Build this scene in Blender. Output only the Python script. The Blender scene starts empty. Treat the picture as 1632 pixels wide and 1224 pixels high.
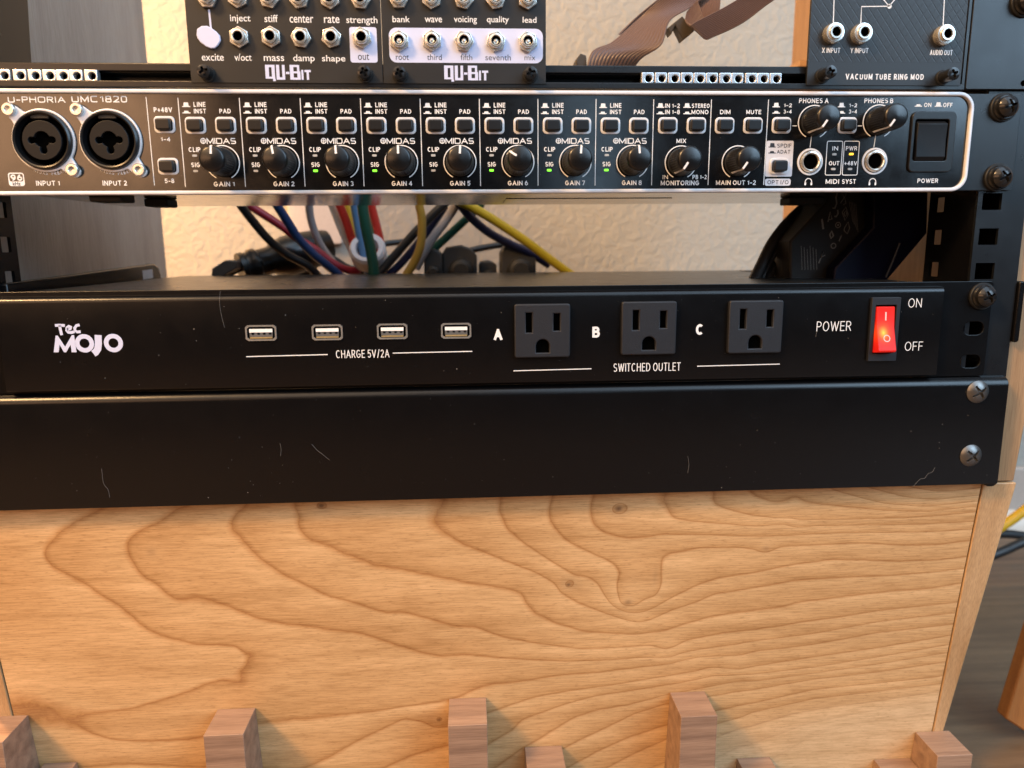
import bpy, bmesh, math, random
import numpy as np
from mathutils import Vector, Matrix

random.seed(7)
RNG = np.random.default_rng(11)
MM = 0.001
SC = bpy.context.scene
COL = SC.collection

# ------------------------------------------------------------------ camera
# millimetres: x right, y into the rack, z up; y = 0 is the front of the rack units
CAM = np.array([-15.865, -347.271, -68.803]); PITCH, YAW, ROLL, FPX = 0.182695, 0.056846, -0.008247, 1180.0
def _axes():
    cp, sp, cy, sy = math.cos(PITCH), math.sin(PITCH), math.cos(YAW), math.sin(YAW)
    f = np.array([sy*cp, cy*cp, -sp]); r0 = np.array([cy, -sy, 0.0]); u0 = np.cross(r0, f)
    cr, sr = math.cos(ROLL), math.sin(ROLL)
    return cr*r0+sr*u0, -sr*r0+cr*u0, f
R_, U_, F_ = _axes()
cam = bpy.data.cameras.new('camera'); camo = bpy.data.objects.new('camera', cam); COL.objects.link(camo)
camo.matrix_world = Matrix(((R_[0], U_[0], -F_[0], CAM[0]*MM), (R_[1], U_[1], -F_[1], CAM[1]*MM),
                            (R_[2], U_[2], -F_[2], CAM[2]*MM), (0, 0, 0, 1)))
cam.sensor_fit = 'HORIZONTAL'; cam.sensor_width = 36; cam.lens = FPX/1632*36
cam.clip_start = 0.01; cam.clip_end = 50
cam.dof.use_dof = True; cam.dof.focus_distance = 0.355; cam.dof.aperture_fstop = 9.0
SC.camera = camo

# ------------------------------------------------------------------ light
SC.render.engine = 'CYCLES'
w = bpy.data.worlds.new('World'); SC.world = w; w.use_nodes = True
# a dim room: pale ceiling above, dark floor below, lamp side warm (left), window side cool (right)
bg = w.node_tree.nodes['Background']; WN, WL = w.node_tree.nodes, w.node_tree.links
tcw = WN.new('ShaderNodeTexCoord'); sxw = WN.new('ShaderNodeSeparateXYZ'); WL.new(tcw.outputs['Generated'], sxw.inputs[0])
rx = WN.new('ShaderNodeMapRange'); rx.inputs[1].default_value = -0.8; rx.inputs[2].default_value = 0.8; WL.new(sxw.outputs[0], rx.inputs[0])
mxw = WN.new('ShaderNodeMix'); mxw.data_type = 'RGBA'; mxw.inputs[6].default_value = (1.0, 0.70, 0.46, 1); mxw.inputs[7].default_value = (0.55, 0.75, 1.0, 1)
WL.new(rx.outputs[0], mxw.inputs[0]); WL.new(mxw.outputs[2], bg.inputs[0])
rz = WN.new('ShaderNodeMapRange'); rz.interpolation_type = 'SMOOTHSTEP'; rz.inputs[1].default_value = 0.06; rz.inputs[2].default_value = 0.50
rz.inputs[3].default_value = 0.012; rz.inputs[4].default_value = 0.38; WL.new(sxw.outputs[2], rz.inputs[0]); WL.new(rz.outputs[0], bg.inputs[1])
SC.view_settings.view_transform = 'Standard'; SC.view_settings.look = 'None'
SC.view_settings.exposure = 0; SC.view_settings.gamma = 1; SC.view_settings.use_curve_mapping = False
def area(name, loc, target, sx, sy, power, color):
    l = bpy.data.lights.new(name, 'AREA'); l.shape = 'RECTANGLE'; l.size = sx; l.size_y = sy; l.energy = power; l.color = color
    o = bpy.data.objects.new(name, l); COL.objects.link(o); o.location = loc
    o.rotation_euler = (Vector(target)-Vector(loc)).to_track_quat('-Z', 'Y').to_euler(); return o
area('warm_room_lamp', (-1.05, -0.75, 1.0), (-0.05, 0, -0.25), 0.28, 0.28, 38.0, (1.0, 0.59, 0.26))
area('window_light', (1.45, -1.25, 0.80), (0.1, 0, -0.15), 1.1, 1.2, 27.0, (0.52, 0.76, 1.0))
area('ceiling_bounce_warm', (-0.75, -1.15, 1.45), (-0.4, 0, -0.1), 1.4, 2.0, 20.0, (1.0, 0.74, 0.52))
area('ceiling_bounce_cool', (0.75, -1.15, 1.45), (0.4, 0, -0.1), 1.4, 2.0, 26.0, (0.55, 0.77, 1.0))
area('lamp_lit_wall_glow', (-1.0, -1.2, 0.20), (-0.2, 0, 0), 0.85, 0.34, 4.4, (1.0, 0.54, 0.28))
area('window_gap_glow', (0.24, -1.2, 0.18), (0.05, 0, 0), 0.10, 0.40, 0.30, (0.50, 0.75, 1.0))
area('warm_wall_lamp', (-0.66, 0.272, 0.22), (-0.25, 0.42, -0.02), 0.12, 0.12, 9.5, (1.0, 0.48, 0.17))

def ray(px, py):
    return F_+R_*(px-816)/FPX-U_*(py-612)/FPX
def P(px, py, Y=0.0):
    """point of the vertical plane y = Y seen at photograph pixel (px, py)"""
    d = ray(px, py); return CAM+d*((Y-CAM[1])/d[1])
TILT = math.radians(6.6)
NPL = np.array([0, math.cos(TILT), math.sin(TILT)]); OPL = np.array([0, 3.0, -188.0])
def PT(px, py):
    """point of the leaning front board"""
    d = ray(px, py); return CAM+d*(((OPL-CAM)@NPL)/(d@NPL))
def board_y(z): return 3.0-(z+188.0)*math.tan(TILT)

# ------------------------------------------------------------------ materials
def nt(name):
    m = bpy.data.materials.new(name); m.use_nodes = True
    return m, m.node_tree.nodes, m.node_tree.links, m.node_tree.nodes['Principled BSDF']
def pm(name, color, rough=0.5, metal=0.0, var=0.12, nscale=400, bump=0.0, bscale=2500, emit=None, estr=0, spec=0.5, rvar=0.08):
    m, N, L, b = nt(name)
    tc = N.new('ShaderNodeTexCoord')
    n = N.new('ShaderNodeTexNoise'); n.inputs['Scale'].default_value = nscale; n.inputs['Detail'].default_value = 4
    L.new(tc.outputs['Object'], n.inputs['Vector'])
    mx = N.new('ShaderNodeMix'); mx.data_type = 'RGBA'; mx.blend_type = 'MIX'
    mx.inputs[6].default_value = (*[c*(1-var) for c in color], 1); mx.inputs[7].default_value = (*[min(1, c*(1+var)) for c in color], 1)
    L.new(n.outputs['Fac'], mx.inputs[0]); L.new(mx.outputs[2], b.inputs['Base Color'])
    mr = N.new('ShaderNodeMapRange'); mr.inputs[3].default_value = max(0.02, rough-rvar); mr.inputs[4].default_value = min(1, rough+rvar)
    n2 = N.new('ShaderNodeTexNoise'); n2.inputs['Scale'].default_value = nscale*0.23; n2.inputs['Detail'].default_value = 5
    L.new(tc.outputs['Object'], n2.inputs['Vector'])
    L.new(n2.outputs['Fac'], mr.inputs[0]); L.new(mr.outputs[0], b.inputs['Roughness'])
    b.inputs['Metallic'].default_value = metal; b.inputs['Specular IOR Level'].default_value = spec
    if bump:
        n3 = N.new('ShaderNodeTexNoise'); n3.inputs['Scale'].default_value = bscale; n3.inputs['Detail'].default_value = 2
        L.new(tc.outputs['Object'], n3.inputs['Vector'])
        bp = N.new('ShaderNodeBump'); bp.inputs['Strength'].default_value = bump; bp.inputs['Distance'].default_value = 0.0002
        L.new(n3.outputs['Fac'], bp.inputs['Height']); L.new(bp.outputs[0], b.inputs['Normal'])
    if emit: b.inputs['Emission Color'].default_value = (*emit, 1); b.inputs['Emission Strength'].default_value = estr
    return m
M = {}
M['face'] = pm('black_anodised_faceplate', (0.004, 0.004, 0.0045), 0.17, 0.0, bump=0.05, bscale=4000, spec=0.9)
M['ear'] = pm('black_painted_steel', (0.007, 0.0078, 0.0095), 0.30, 0.0, bump=0.12, bscale=3000)
M['powder'] = pm('black_powder_coat', (0.0030, 0.0030, 0.0035), 0.25, 0.0, bump=0.14, bscale=3500, spec=0.36, rvar=0.05)
M['module'] = pm('matte_black_module_panel', (0.009, 0.0085, 0.0085), 0.45, 0.0, bump=0.08, bscale=4000)
M['plastic'] = pm('black_plastic', (0.0055, 0.0055, 0.006), 0.30, 0.0, bump=0.08, bscale=3500)
M['satin'] = pm('satin_black_chassis', (0.010, 0.010, 0.010), 0.30, 0.0, bump=0.08, bscale=3000)
M['button'] = pm('black_button_plastic', (0.005, 0.005, 0.0056), 0.33, 0.0)
M['rubber'] = pm('black_rubber', (0.007, 0.007, 0.007), 0.6)
M['outlet'] = pm('textured_outlet_plastic', (0.0105, 0.0115, 0.0155), 0.5, 0.0, var=0.35, nscale=2200, bump=0.5, bscale=2600)
M['dull'] = pm('dull_black_rocker', (0.006, 0.006, 0.007), 0.5, spec=0.25)
M['void'] = pm('dark_opening', (0.0012, 0.0012, 0.0012), 0.9, spec=0.0)
M['silver'] = pm('satin_silver_trim', (0.72, 0.72, 0.74), 0.34, 0.12)
M['nickel'] = pm('nickel_plating', (0.74, 0.72, 0.67), 0.24, 0.80)
M['zinc'] = pm('zinc_plated_nut', (0.80, 0.84, 0.88), 0.25, 0.85)
M['steel'] = pm('bare_steel', (0.42, 0.40, 0.37), 0.16, 1.0, rvar=0.04)
M['screw'] = pm('black_oxide_screw', (0.020, 0.020, 0.021), 0.18, 0.35)
M['panscrew'] = pm('burnished_black_screw', (0.16, 0.155, 0.15), 0.33, 0.8)
M['ink'] = pm('white_print', (0.80, 0.80, 0.80), 0.55, var=0.03)
M['lilac'] = pm('pale_lilac_print', (0.56, 0.61, 0.82), 0.5, var=0.03)
M['blackink'] = pm('black_print', (0.015, 0.015, 0.02), 0.5)
M['greyprint'] = pm('dim_grey_print', (0.18, 0.172, 0.16), 0.6)
M['ledoff'] = pm('unlit_led', (0.42, 0.42, 0.41), 0.35)
M['ledgreen'] = pm('lit_green_led', (0.2, 0.8, 0.1), 0.3, emit=(0.16, 1.0, 0.015), estr=1.7)
M['ledamber'] = pm('lit_amber_led', (0.9, 0.6, 0.1), 0.3, emit=(1.0, 0.50, 0.01), estr=1.8)
M['usbwhite'] = pm('white_usb_tongue', (0.85, 0.85, 0.85), 0.4)
M['usbin'] = pm('dark_grey_insert', (0.10, 0.10, 0.10), 0.6)
M['ribbon'] = pm('dusty_pink_ribbon', (0.135, 0.082, 0.068), 0.40)
M['conn'] = pm('brown_connector', (0.06, 0.045, 0.03), 0.5)
M['plate'] = pm('off_white_plate', (0.66, 0.62, 0.58), 0.5)
M['adapter'] = pm('dark_adapter_plastic', (0.016, 0.0145, 0.0135), 0.5, spec=0.25)
M['plugbody'] = pm('grey_black_plug', (0.042, 0.040, 0.039), 0.45)
M['bluewrap'] = pm('dark_blue_plastic', (0.002, 0.002, 0.011), 0.45, spec=0.15)
M['label'] = pm('pale_blue_label', (0.55, 0.62, 0.72), 0.5)
M['dust'] = pm('pale_dust', (0.55, 0.53, 0.50), 0.9)
M['hairc'] = pm('pale_grey_hair', (0.20, 0.19, 0.18), 0.7)
M['shoe'] = pm('cream_painted_trim', (0.74, 0.68, 0.58), 0.45)
M['trim_shaded'] = pm('shade_greyed_trim', (0.50, 0.43, 0.37), 0.5)  # trim colour greyed to stand for shade on the baseboard
def cable_mat(name, c, rough=0.42): return pm(name, c, rough, nscale=150)

def rocker_mat():
    m, N, L, b = nt('glowing_red_rocker')
    b.inputs['Base Color'].default_value = (0.40, 0.012, 0.006, 1); b.inputs['Roughness'].default_value = 0.3; b.inputs['Specular IOR Level'].default_value = 0.2
    tc = N.new('ShaderNodeTexCoord'); mp = N.new('ShaderNodeMapping')
    mp.inputs['Location'].default_value = (0.0012/0.0065, 0, 0.0014/0.0085); mp.inputs['Scale'].default_value = (1/0.0065, 0, 1/0.0085)
    g = N.new('ShaderNodeTexGradient'); g.gradient_type = 'QUADRATIC_SPHERE'
    L.new(tc.outputs['Object'], mp.inputs[0]); L.new(mp.outputs[0], g.inputs[0])
    cr = N.new('ShaderNodeValToRGB'); e = cr.color_ramp.elements
    e[0].position = 0; e[0].color = (0.75, 0.012, 0.008, 1); e[1].position = 0.9; e[1].color = (1.0, 0.42, 0.05, 1)
    x = cr.color_ramp.elements.new(0.35); x.color = (1.0, 0.085, 0.012, 1)
    L.new(g.outputs['Fac'], cr.inputs[0]); L.new(cr.outputs[0], b.inputs['Emission Color'])
    mr = N.new('ShaderNodeMapRange'); mr.inputs[3].default_value = 0.55; mr.inputs[4].default_value = 1.9
    L.new(g.outputs['Fac'], mr.inputs[0]); L.new(mr.outputs[0], b.inputs['Emission Strength'])
    return m
M['rocker'] = rocker_mat()

def diamond_mat():
    m, N, L, b = nt('embossed_diamond_panel')
    b.inputs['Base Color'].default_value = (0.013, 0.014, 0.016, 1); b.inputs['Roughness'].default_value = 0.45
    tc = N.new('ShaderNodeTexCoord'); sx = N.new('ShaderNodeSeparateXYZ'); L.new(tc.outputs['Object'], sx.inputs[0])
    def mth(op, a, bb=None):
        n = N.new('ShaderNodeMath'); n.operation = op
        for i, v in enumerate((a, bb)):
            if v is None: continue
            if isinstance(v, (int, float)): n.inputs[i].default_value = v
            else: L.new(v, n.inputs[i])
        return n.outputs[0]
    hs = []
    for s in (1, -1):
        v = mth('ADD', mth('MULTIPLY', sx.outputs[0], 1/0.0039), mth('MULTIPLY', sx.outputs[2], s/0.0050))
        d = mth('ABSOLUTE', mth('SUBTRACT', mth('FRACT', v), 0.5))
        hs.append(mth('MINIMUM', mth('MULTIPLY', mth('SUBTRACT', 0.5, d), 9.0), 1.0))
    h = mth('MINIMUM', hs[0], hs[1])
    gate = N.new('ShaderNodeMath'); gate.operation = 'GREATER_THAN'; L.new(sx.outputs[2], gate.inputs[0]); gate.inputs[1].default_value = 0.0098
    h = mth('MULTIPLY', h, gate.outputs[0])
    bp = N.new('ShaderNodeBump'); bp.inputs['Strength'].default_value = 0.22; bp.inputs['Distance'].default_value = 0.0003
    L.new(h, bp.inputs['Height']); L.new(bp.outputs[0], b.inputs['Normal'])
    return m
M['diamond'] = diamond_mat()

def wall_mat():
    m, N, L, b = nt('orange_peel_plaster')
    b.inputs['Base Color'].default_value = (0.385, 0.385, 0.35, 1); b.inputs['Roughness'].default_value = 0.75
    tc = N.new('ShaderNodeTexCoord')
    n = N.new('ShaderNodeTexNoise'); n.inputs['Scale'].default_value = 120; n.inputs['Detail'].default_value = 3; n.inputs['Distortion'].default_value = 0.8
    L.new(tc.outputs['Object'], n.inputs['Vector'])
    cr = N.new('ShaderNodeValToRGB'); cr.color_ramp.interpolation = 'EASE'; cr.color_ramp.elements[0].position = 0.30; cr.color_ramp.elements[1].position = 0.70
    L.new(n.outputs['Fac'], cr.inputs[0])
    bp = N.new('ShaderNodeBump'); bp.inputs['Strength'].default_value = 0.42; bp.inputs['Distance'].default_value = 0.0012
    L.new(cr.outputs[0], bp.inputs['Height']); L.new(bp.outputs[0], b.inputs['Normal'])
    return m
M['wall'] = wall_mat()

def streak_wood(name, light, dark, axis, across, rough=0.45, lines=0.5, bump=0.15):
    """straight-grained wood: fibres run along `axis`, growth lines spaced `across` metres"""
    m, N, L, b = nt(name)
    tc = N.new('ShaderNodeTexCoord'); mp = N.new('ShaderNodeMapping'); L.new(tc.outputs['Object'], mp.inputs[0])
    s = [1/across]*3; s[axis] = 1/across*0.045; mp.inputs['Scale'].default_value = s
    n = N.new('ShaderNodeTexNoise'); n.inputs['Scale'].default_value = 1.0; n.inputs['Detail'].default_value = 6; n.inputs['Distortion'].default_value = 0.35
    L.new(mp.outputs[0], n.inputs['Vector'])
    mp2 = N.new('ShaderNodeMapping'); L.new(tc.outputs['Object'], mp2.inputs[0])
    s2 = [2600]*3; s2[axis] = 90; mp2.inputs['Scale'].default_value = s2
    n2 = N.new('ShaderNodeTexNoise'); n2.inputs['Scale'].default_value = 1.0; n2.inputs['Detail'].default_value = 2; L.new(mp2.outputs[0], n2.inputs['Vector'])
    cr = N.new('ShaderNodeValToRGB'); e = cr.color_ramp.elements
    e[0].position = 0.30; e[0].color = (*dark, 1); e[1].position = 0.68; e[1].color = (*light, 1)
    k = cr.color_ramp.elements.new(0.48); k.color = (*[(a*(1-lines)+c*lines) for a, c in zip(light, dark)], 1)
    L.new(n.outputs['Fac'], cr.inputs[0])
    mx = N.new('ShaderNodeMix'); mx.data_type = 'RGBA'; mx.blend_type = 'MULTIPLY'; mx.inputs[0].default_value = 0.55
    L.new(cr.outputs[0], mx.inputs[6])
    c2 = N.new('ShaderNodeValToRGB'); c2.color_ramp.elements[0].position = 0.3; c2.color_ramp.elements[0].color = (0.55, 0.5, 0.46, 1)
    c2.color_ramp.elements[1].position = 0.62; c2.color_ramp.elements[1].color = (1, 1, 1, 1)
    L.new(n2.outputs['Fac'], c2.inputs[0]); L.new(c2.outputs[0], mx.inputs[7]); L.new(mx.outputs[2], b.inputs['Base Color'])
    b.inputs['Roughness'].default_value = rough
    bp = N.new('ShaderNodeBump'); bp.inputs['Strength'].default_value = bump; bp.inputs['Distance'].default_value = 0.0003
    L.new(n2.outputs['Fac'], bp.inputs['Height']); L.new(bp.outputs[0], b.inputs['Normal'])
    return m
M['maple_v'] = streak_wood('pale_maple_edge', (0.62, 0.40, 0.21), (0.44, 0.25, 0.11), 2, 0.010)
M['maple_shade_tint'] = streak_wood('shade_tinted_maple', (0.43, 0.275, 0.15), (0.31, 0.185, 0.09), 2, 0.010)  # same maple with the upper board's shade put into a deeper colour
M['maple_cool_tint'] = streak_wood('cool_light_tinted_maple', (0.36, 0.33, 0.305), (0.27, 0.245, 0.225), 2, 0.016)  # maple greyed in its colour to stand for dim cool light
M['walnut_x'] = streak_wood('walnut_end_grain', (0.40, 0.255, 0.170), (0.215, 0.130, 0.088), 0, 0.006, 0.5)
M['leg'] = streak_wood('amber_stained_wood', (0.50, 0.21, 0.055), (0.33, 0.12, 0.03), 2, 0.012)
M['floor'] = streak_wood('grey_brown_plank', (0.205, 0.125, 0.066), (0.115, 0.068, 0.036), 0, 0.008, 0.42)

def board_mat():
    """rotary-cut veneer: the growth lines follow the float attribute «ring» of the mesh, knots the attribute «knot»"""
    m, N, L, b = nt('figured_birch_veneer')
    def mth(op, a, bb=None, cc=None):
        n = N.new('ShaderNodeMath'); n.operation = op
        for i, v in enumerate((a, bb, cc)):
            if v is None: continue
            if isinstance(v, (int, float)): n.inputs[i].default_value = v
            else: L.new(v, n.inputs[i])
        return n.outputs[0]
    at = N.new('ShaderNodeAttribute'); at.attribute_name = 'ring'
    kn = N.new('ShaderNodeAttribute'); kn.attribute_name = 'knot'
    tc = N.new('ShaderNodeTexCoord')
    # fibre noise, stretched along x with a slight rise
    mp = N.new('ShaderNodeMapping'); mp.inputs['Rotation'].default_value = (0, math.radians(3.0), 0); mp.inputs['Scale'].default_value = (75, 1, 1500)
    L.new(tc.outputs['Object'], mp.inputs[0])
    fib = N.new('ShaderNodeTexNoise'); fib.inputs['Scale'].default_value = 1; fib.inputs['Detail'].default_value = 3; L.new(mp.outputs[0], fib.inputs['Vector'])
    mp2 = N.new('ShaderNodeMapping'); mp2.inputs['Rotation'].default_value = (0, math.radians(4.0), 0); mp2.inputs['Scale'].default_value = (9, 1, 120)
    L.new(tc.outputs['Object'], mp2.inputs[0])
    brd = N.new('ShaderNodeTexNoise'); brd.inputs['Scale'].default_value = 1; brd.inputs['Detail'].default_value = 4; L.new(mp2.outputs[0], brd.inputs['Vector'])
    wob = N.new('ShaderNodeTexNoise'); wob.inputs['Scale'].default_value = 160; wob.inputs['Detail'].default_value = 3; L.new(tc.outputs['Object'], wob.inputs['Vector'])
    r = mth('ADD', at.outputs['Fac'], mth('MULTIPLY', mth('SUBTRACT', wob.outputs['Fac'], 0.5), 0.07))
    r = mth('ADD', r, mth('MULTIPLY', mth('SUBTRACT', fib.outputs['Fac'], 0.5), 0.05))
    fr = mth('FRACT', r)
    cr = N.new('ShaderNodeValToRGB'); e = cr.color_ramp.elements
    e[0].position = 0.0; e[0].color = (0.42, 0.205, 0.082, 1)
    e[1].position = 1.0; e[1].color = (0.50, 0.265, 0.10, 1)
    for p, c in ((0.022, (0.49, 0.262, 0.105)), (0.085, (0.61, 0.360, 0.160)), (0.32, (0.66, 0.403, 0.190)), (0.62, (0.70, 0.443, 0.218)), (0.91, (0.725, 0.468, 0.236)), (0.97, (0.63, 0.365, 0.165))):
        k = cr.color_ramp.elements.new(p); k.color = (*c, 1)
    L.new(fr, cr.inputs[0])
    sap = N.new('ShaderNodeMapRange'); sap.interpolation_type = 'SMOOTHSTEP'; sap.inputs[1].default_value = -4.5; sap.inputs[2].default_value = -8.0; sap.inputs[3].default_value = 0; sap.inputs[4].default_value = 0.75
    L.new(r, sap.inputs[0]); sx_ = N.new('ShaderNodeMix'); sx_.data_type = 'RGBA'; L.new(sap.outputs[0], sx_.inputs[0]); L.new(cr.outputs[0], sx_.inputs[6]); sx_.inputs[7].default_value = (0.76, 0.56, 0.34, 1)
    def mul(a, fac, ca, cb, p0, p1, amount):
        c = N.new('ShaderNodeValToRGB'); c.color_ramp.elements[0].position = p0; c.color_ramp.elements[0].color = (*ca, 1)
        c.color_ramp.elements[1].position = p1; c.color_ramp.elements[1].color = (*cb, 1); L.new(fac, c.inputs[0])
        x = N.new('ShaderNodeMix'); x.data_type = 'RGBA'; x.blend_type = 'MULTIPLY'; x.inputs[0].default_value = amount
        L.new(a, x.inputs[6]); L.new(c.outputs[0], x.inputs[7]); return x.outputs[2]
    c = mul(sx_.outputs[2], fib.outputs['Fac'], (0.74, 0.69, 0.62), (1.0, 1.0, 1.0), 0.34, 0.58, 0.85)
    mp3 = N.new('ShaderNodeMapping'); mp3.inputs['Rotation'].default_value = (0, math.radians(3.5), 0); mp3.inputs['Scale'].default_value = (260, 1, 3000); L.new(tc.outputs['Object'], mp3.inputs[0])
    por = N.new('ShaderNodeTexNoise'); por.inputs['Scale'].default_value = 1; por.inputs['Detail'].default_value = 2; L.new(mp3.outputs[0], por.inputs['Vector'])
    c = mul(c, por.outputs['Fac'], (0.62, 0.55, 0.46), (1.0, 1.0, 1.0), 0.28, 0.42, 0.8)
    c = mul(c, por.outputs['Fac'], (1.0, 1.0, 1.0), (1.13, 1.15, 1.18), 0.62, 0.74, 0.8)
    c = mul(c, brd.outputs['Fac'], (0.80, 0.75, 0.68), (1.09, 1.10, 1.12), 0.28, 0.74, 1.0)
    kx = N.new('ShaderNodeMix'); kx.data_type = 'RGBA'; L.new(kn.outputs['Fac'], kx.inputs[0]); L.new(c, kx.inputs[6]); kx.inputs[7].default_value = (0.12, 0.055, 0.025, 1)
    L.new(kx.outputs[2], b.inputs['Base Color'])
    b.inputs['Roughness'].default_value = 0.42
    bp = N.new('ShaderNodeBump'); bp.inputs['Strength'].default_value = 0.12; bp.inputs['Distance'].default_value = 0.0002
    L.new(fib.outputs['Fac'], bp.inputs['Height']); L.new(bp.outputs[0], b.inputs['Normal'])
    return m
M['board'] = board_mat()

# ------------------------------------------------------------------ mesh helpers (millimetres, world axes)
ORG = {}
class MB:
    def __init__(s): s.v = []; s.f = []
    def add(s, vs, fs):
        o = len(s.v); s.v += [tuple(map(float, p)) for p in vs]; s.f += [tuple(i+o for i in f) for f in fs]; return s
    def box(s, x0, x1, y0, y1, z0, z1):
        return s.hexa([(x0, y0, z0), (x1, y0, z0), (x1, y0, z1), (x0, y0, z1)], [(x0, y1, z0), (x1, y1, z0), (x1, y1, z1), (x0, y1, z1)])
    def hexa(s, a, b):
        return s.add(list(a)+list(b), [(0, 1, 2, 3), (7, 6, 5, 4), (0, 4, 5, 1), (1, 5, 6, 2), (2, 6, 7, 3), (3, 7, 4, 0)])
    def prism(s, poly, y0, y1):
        n = len(poly)
        return s.add([(x, y0, z) for x, z in poly]+[(x, y1, z) for x, z in poly],
                     [tuple(range(n)), tuple(range(2*n-1, n-1, -1))]+[(i, n+i, n+(i+1) % n, (i+1) % n) for i in range(n)])
    def sheet(s, poly, y):
        n = len(poly); return s.add([(x, y, z) for x, z in poly], [tuple(range(n))])
    def rect(s, x0, x1, z0, z1, y): return s.sheet([(x0, z0), (x1, z0), (x1, z1), (x0, z1)], y)
    def lathe(s, prof, cx, cz, y0=0.0, seg=48, flute=None):
        vs = []; fs = []; n = len(prof)
        for i in range(seg):
            a = 2*math.pi*i/seg
            for j, (r, y) in enumerate(prof):
                rr = r+(flute(i, y) if flute else 0)
                vs.append((cx+rr*math.cos(a), y0+y, cz+rr*math.sin(a)))
        for i in range(seg):
            for j in range(n-1):
                a, b = i*n+j, ((i+1) % seg)*n+j; fs.append((a, b, b+1, a+1))
        return s.add(vs, fs)
    def tube(s, pts, r, seg=14, sub=8, closed=False):
        pts = [np.array(p, float) for p in pts]; Q = []
        n = len(pts)
        if n == 2 or sub == 1: Q = pts
        else:
            rng = range(n if closed else n-1)
            for i in rng:
                if closed: p0, p1, p2, p3 = pts[i-1], pts[i], pts[(i+1) % n], pts[(i+2) % n]
                else: p0, p1, p2, p3 = pts[max(i-1, 0)], pts[i], pts[i+1], pts[min(i+2, n-1)]
                for k in range(sub):
                    t = k/sub
                    Q.append(0.5*((2*p1)+(-p0+p2)*t+(2*p0-5*p1+4*p2-p3)*t*t+(-p0+3*p1-3*p2+p3)*t**3))
            if not closed: Q.append(pts[-1])
        m = len(Q); vs = []; fs = []; up = None
        for i in range(m):
            t = (Q[(i+1) % m]-Q[i-1]) if closed else (Q[min(i+1, m-1)]-Q[max(i-1, 0)])
            t = t/np.linalg.norm(t)
            if up is None:
                up = np.cross(t, [0, 0, 1.0]);
                if np.linalg.norm(up) < 1e-3: up = np.cross(t, [0, 1.0, 0])
            up = up-t*(up@t); up /= np.linalg.norm(up); sd = np.cross(t, up)
            rr = r[min(int(i*len(r)/m), len(r)-1)] if isinstance(r, (list, tuple)) else r
            for k in range(seg):
                a = 2*math.pi*k/seg; vs.append(Q[i]+rr*(math.cos(a)*up+math.sin(a)*sd))
        for i in range(m if closed else m-1):
            j = (i+1) % m
            for k in range(seg): fs.append((i*seg+k, i*seg+(k+1) % seg, j*seg+(k+1) % seg, j*seg+k))
        if not closed: fs += [tuple(range(seg-1, -1, -1)), tuple((m-1)*seg+k for k in range(seg))]
        return s.add(vs, fs)
    def xprism(s, prof, x0, x1):
        n = len(prof)
        return s.add([(x, y, z) for x in (x0, x1) for y, z in prof], [tuple(range(n)), tuple(range(2*n-1, n-1, -1))]+[(i, n+i, n+(i+1) % n, (i+1) % n) for i in range(n)])
    def folded(s, x0, x1, yf, yb, z0, z1, r, r0=0.5, n=12):
        """sheet-metal front: generous bend along the top edge, tight one along the bottom"""
        p = [(yf+r-r*math.cos(math.pi/2*i/n), z1-r+r*math.sin(math.pi/2*i/n)) for i in range(n+1)]
        p += [(yb, z1), (yb, z0)]+[(yf+r0-r0*math.sin(math.pi/2*i/4), z0+r0-r0*math.cos(math.pi/2*i/4)) for i in range(5)]
        return s.xprism(p, x0, x1)
    def alathe(s, p0, p1, prof, seg=28):
        """lathe along the axis p0 -> p1; prof = (radius, fraction along)"""
        p0 = np.array(p0, float); p1 = np.array(p1, float); t = p1-p0; t_ = t/np.linalg.norm(t)
        u = np.cross(t_, [0, 0, 1.0]); u /= np.linalg.norm(u); v = np.cross(t_, u); vs = []; fs = []; n = len(prof)
        for i in range(seg):
            a = 2*math.pi*i/seg; d = math.cos(a)*u+math.sin(a)*v
            for r, q in prof: vs.append(p0+t*q+d*r)
        for i in range(seg):
            for j in range(n-1):
                a, b = i*n+j, ((i+1) % seg)*n+j; fs.append((a, a+1, b+1, b))
        return s.add(vs, fs)
    def head(s, cx, cz, y0, r, h, dome, cr, cw, depth, rot=0.3, seg=72, rings=22):
        """screw head facing -y with a cross recess"""
        vs = [(cx, y0-h+depth, cz)]; fs = []
        for j in range(1, rings+1):
            t = r*j/rings
            for i in range(seg):
                a = 2*math.pi*i/seg; u, v = t*math.cos(a-rot), t*math.sin(a-rot)
                y = -(h-dome*(t/r)**2.2)
                tap = 1-0.5*t/cr if cr else 1
                if t < cr and (abs(u) < cw*tap or abs(v) < cw*tap): y += depth
                vs.append((cx+t*math.cos(a), y0+y, cz+t*math.sin(a)))
        b = len(vs)
        for i in range(seg):
            a = 2*math.pi*i/seg; vs.append((cx+r*math.cos(a), y0, cz+r*math.sin(a)))
        for i in range(seg):
            k = (i+1) % seg; fs.append((0, 1+i, 1+k))
            for j in range(rings-1): fs.append((1+j*seg+i, 1+(j+1)*seg+i, 1+(j+1)*seg+k, 1+j*seg+k))
            fs.append((1+(rings-1)*seg+i, b+i, b+k, 1+(rings-1)*seg+k))
        return s.add(vs, fs)
def rrect(x0, x1, z0, z1, r, n=6):
    out = []
    for cx, cz, a0 in ((x1-r, z0+r, -90), (x1-r, z1-r, 0), (x0+r, z1-r, 90), (x0+r, z0+r, 180)):
        for i in range(n+1):
            a = math.radians(a0+90*i/n); out.append((cx+r*math.cos(a), cz+r*math.sin(a)))
    return out
def circ(cx, cz, r, n=40): return [(cx+r*math.cos(2*math.pi*i/n), cz+r*math.sin(2*math.pi*i/n)) for i in range(n)]
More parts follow.
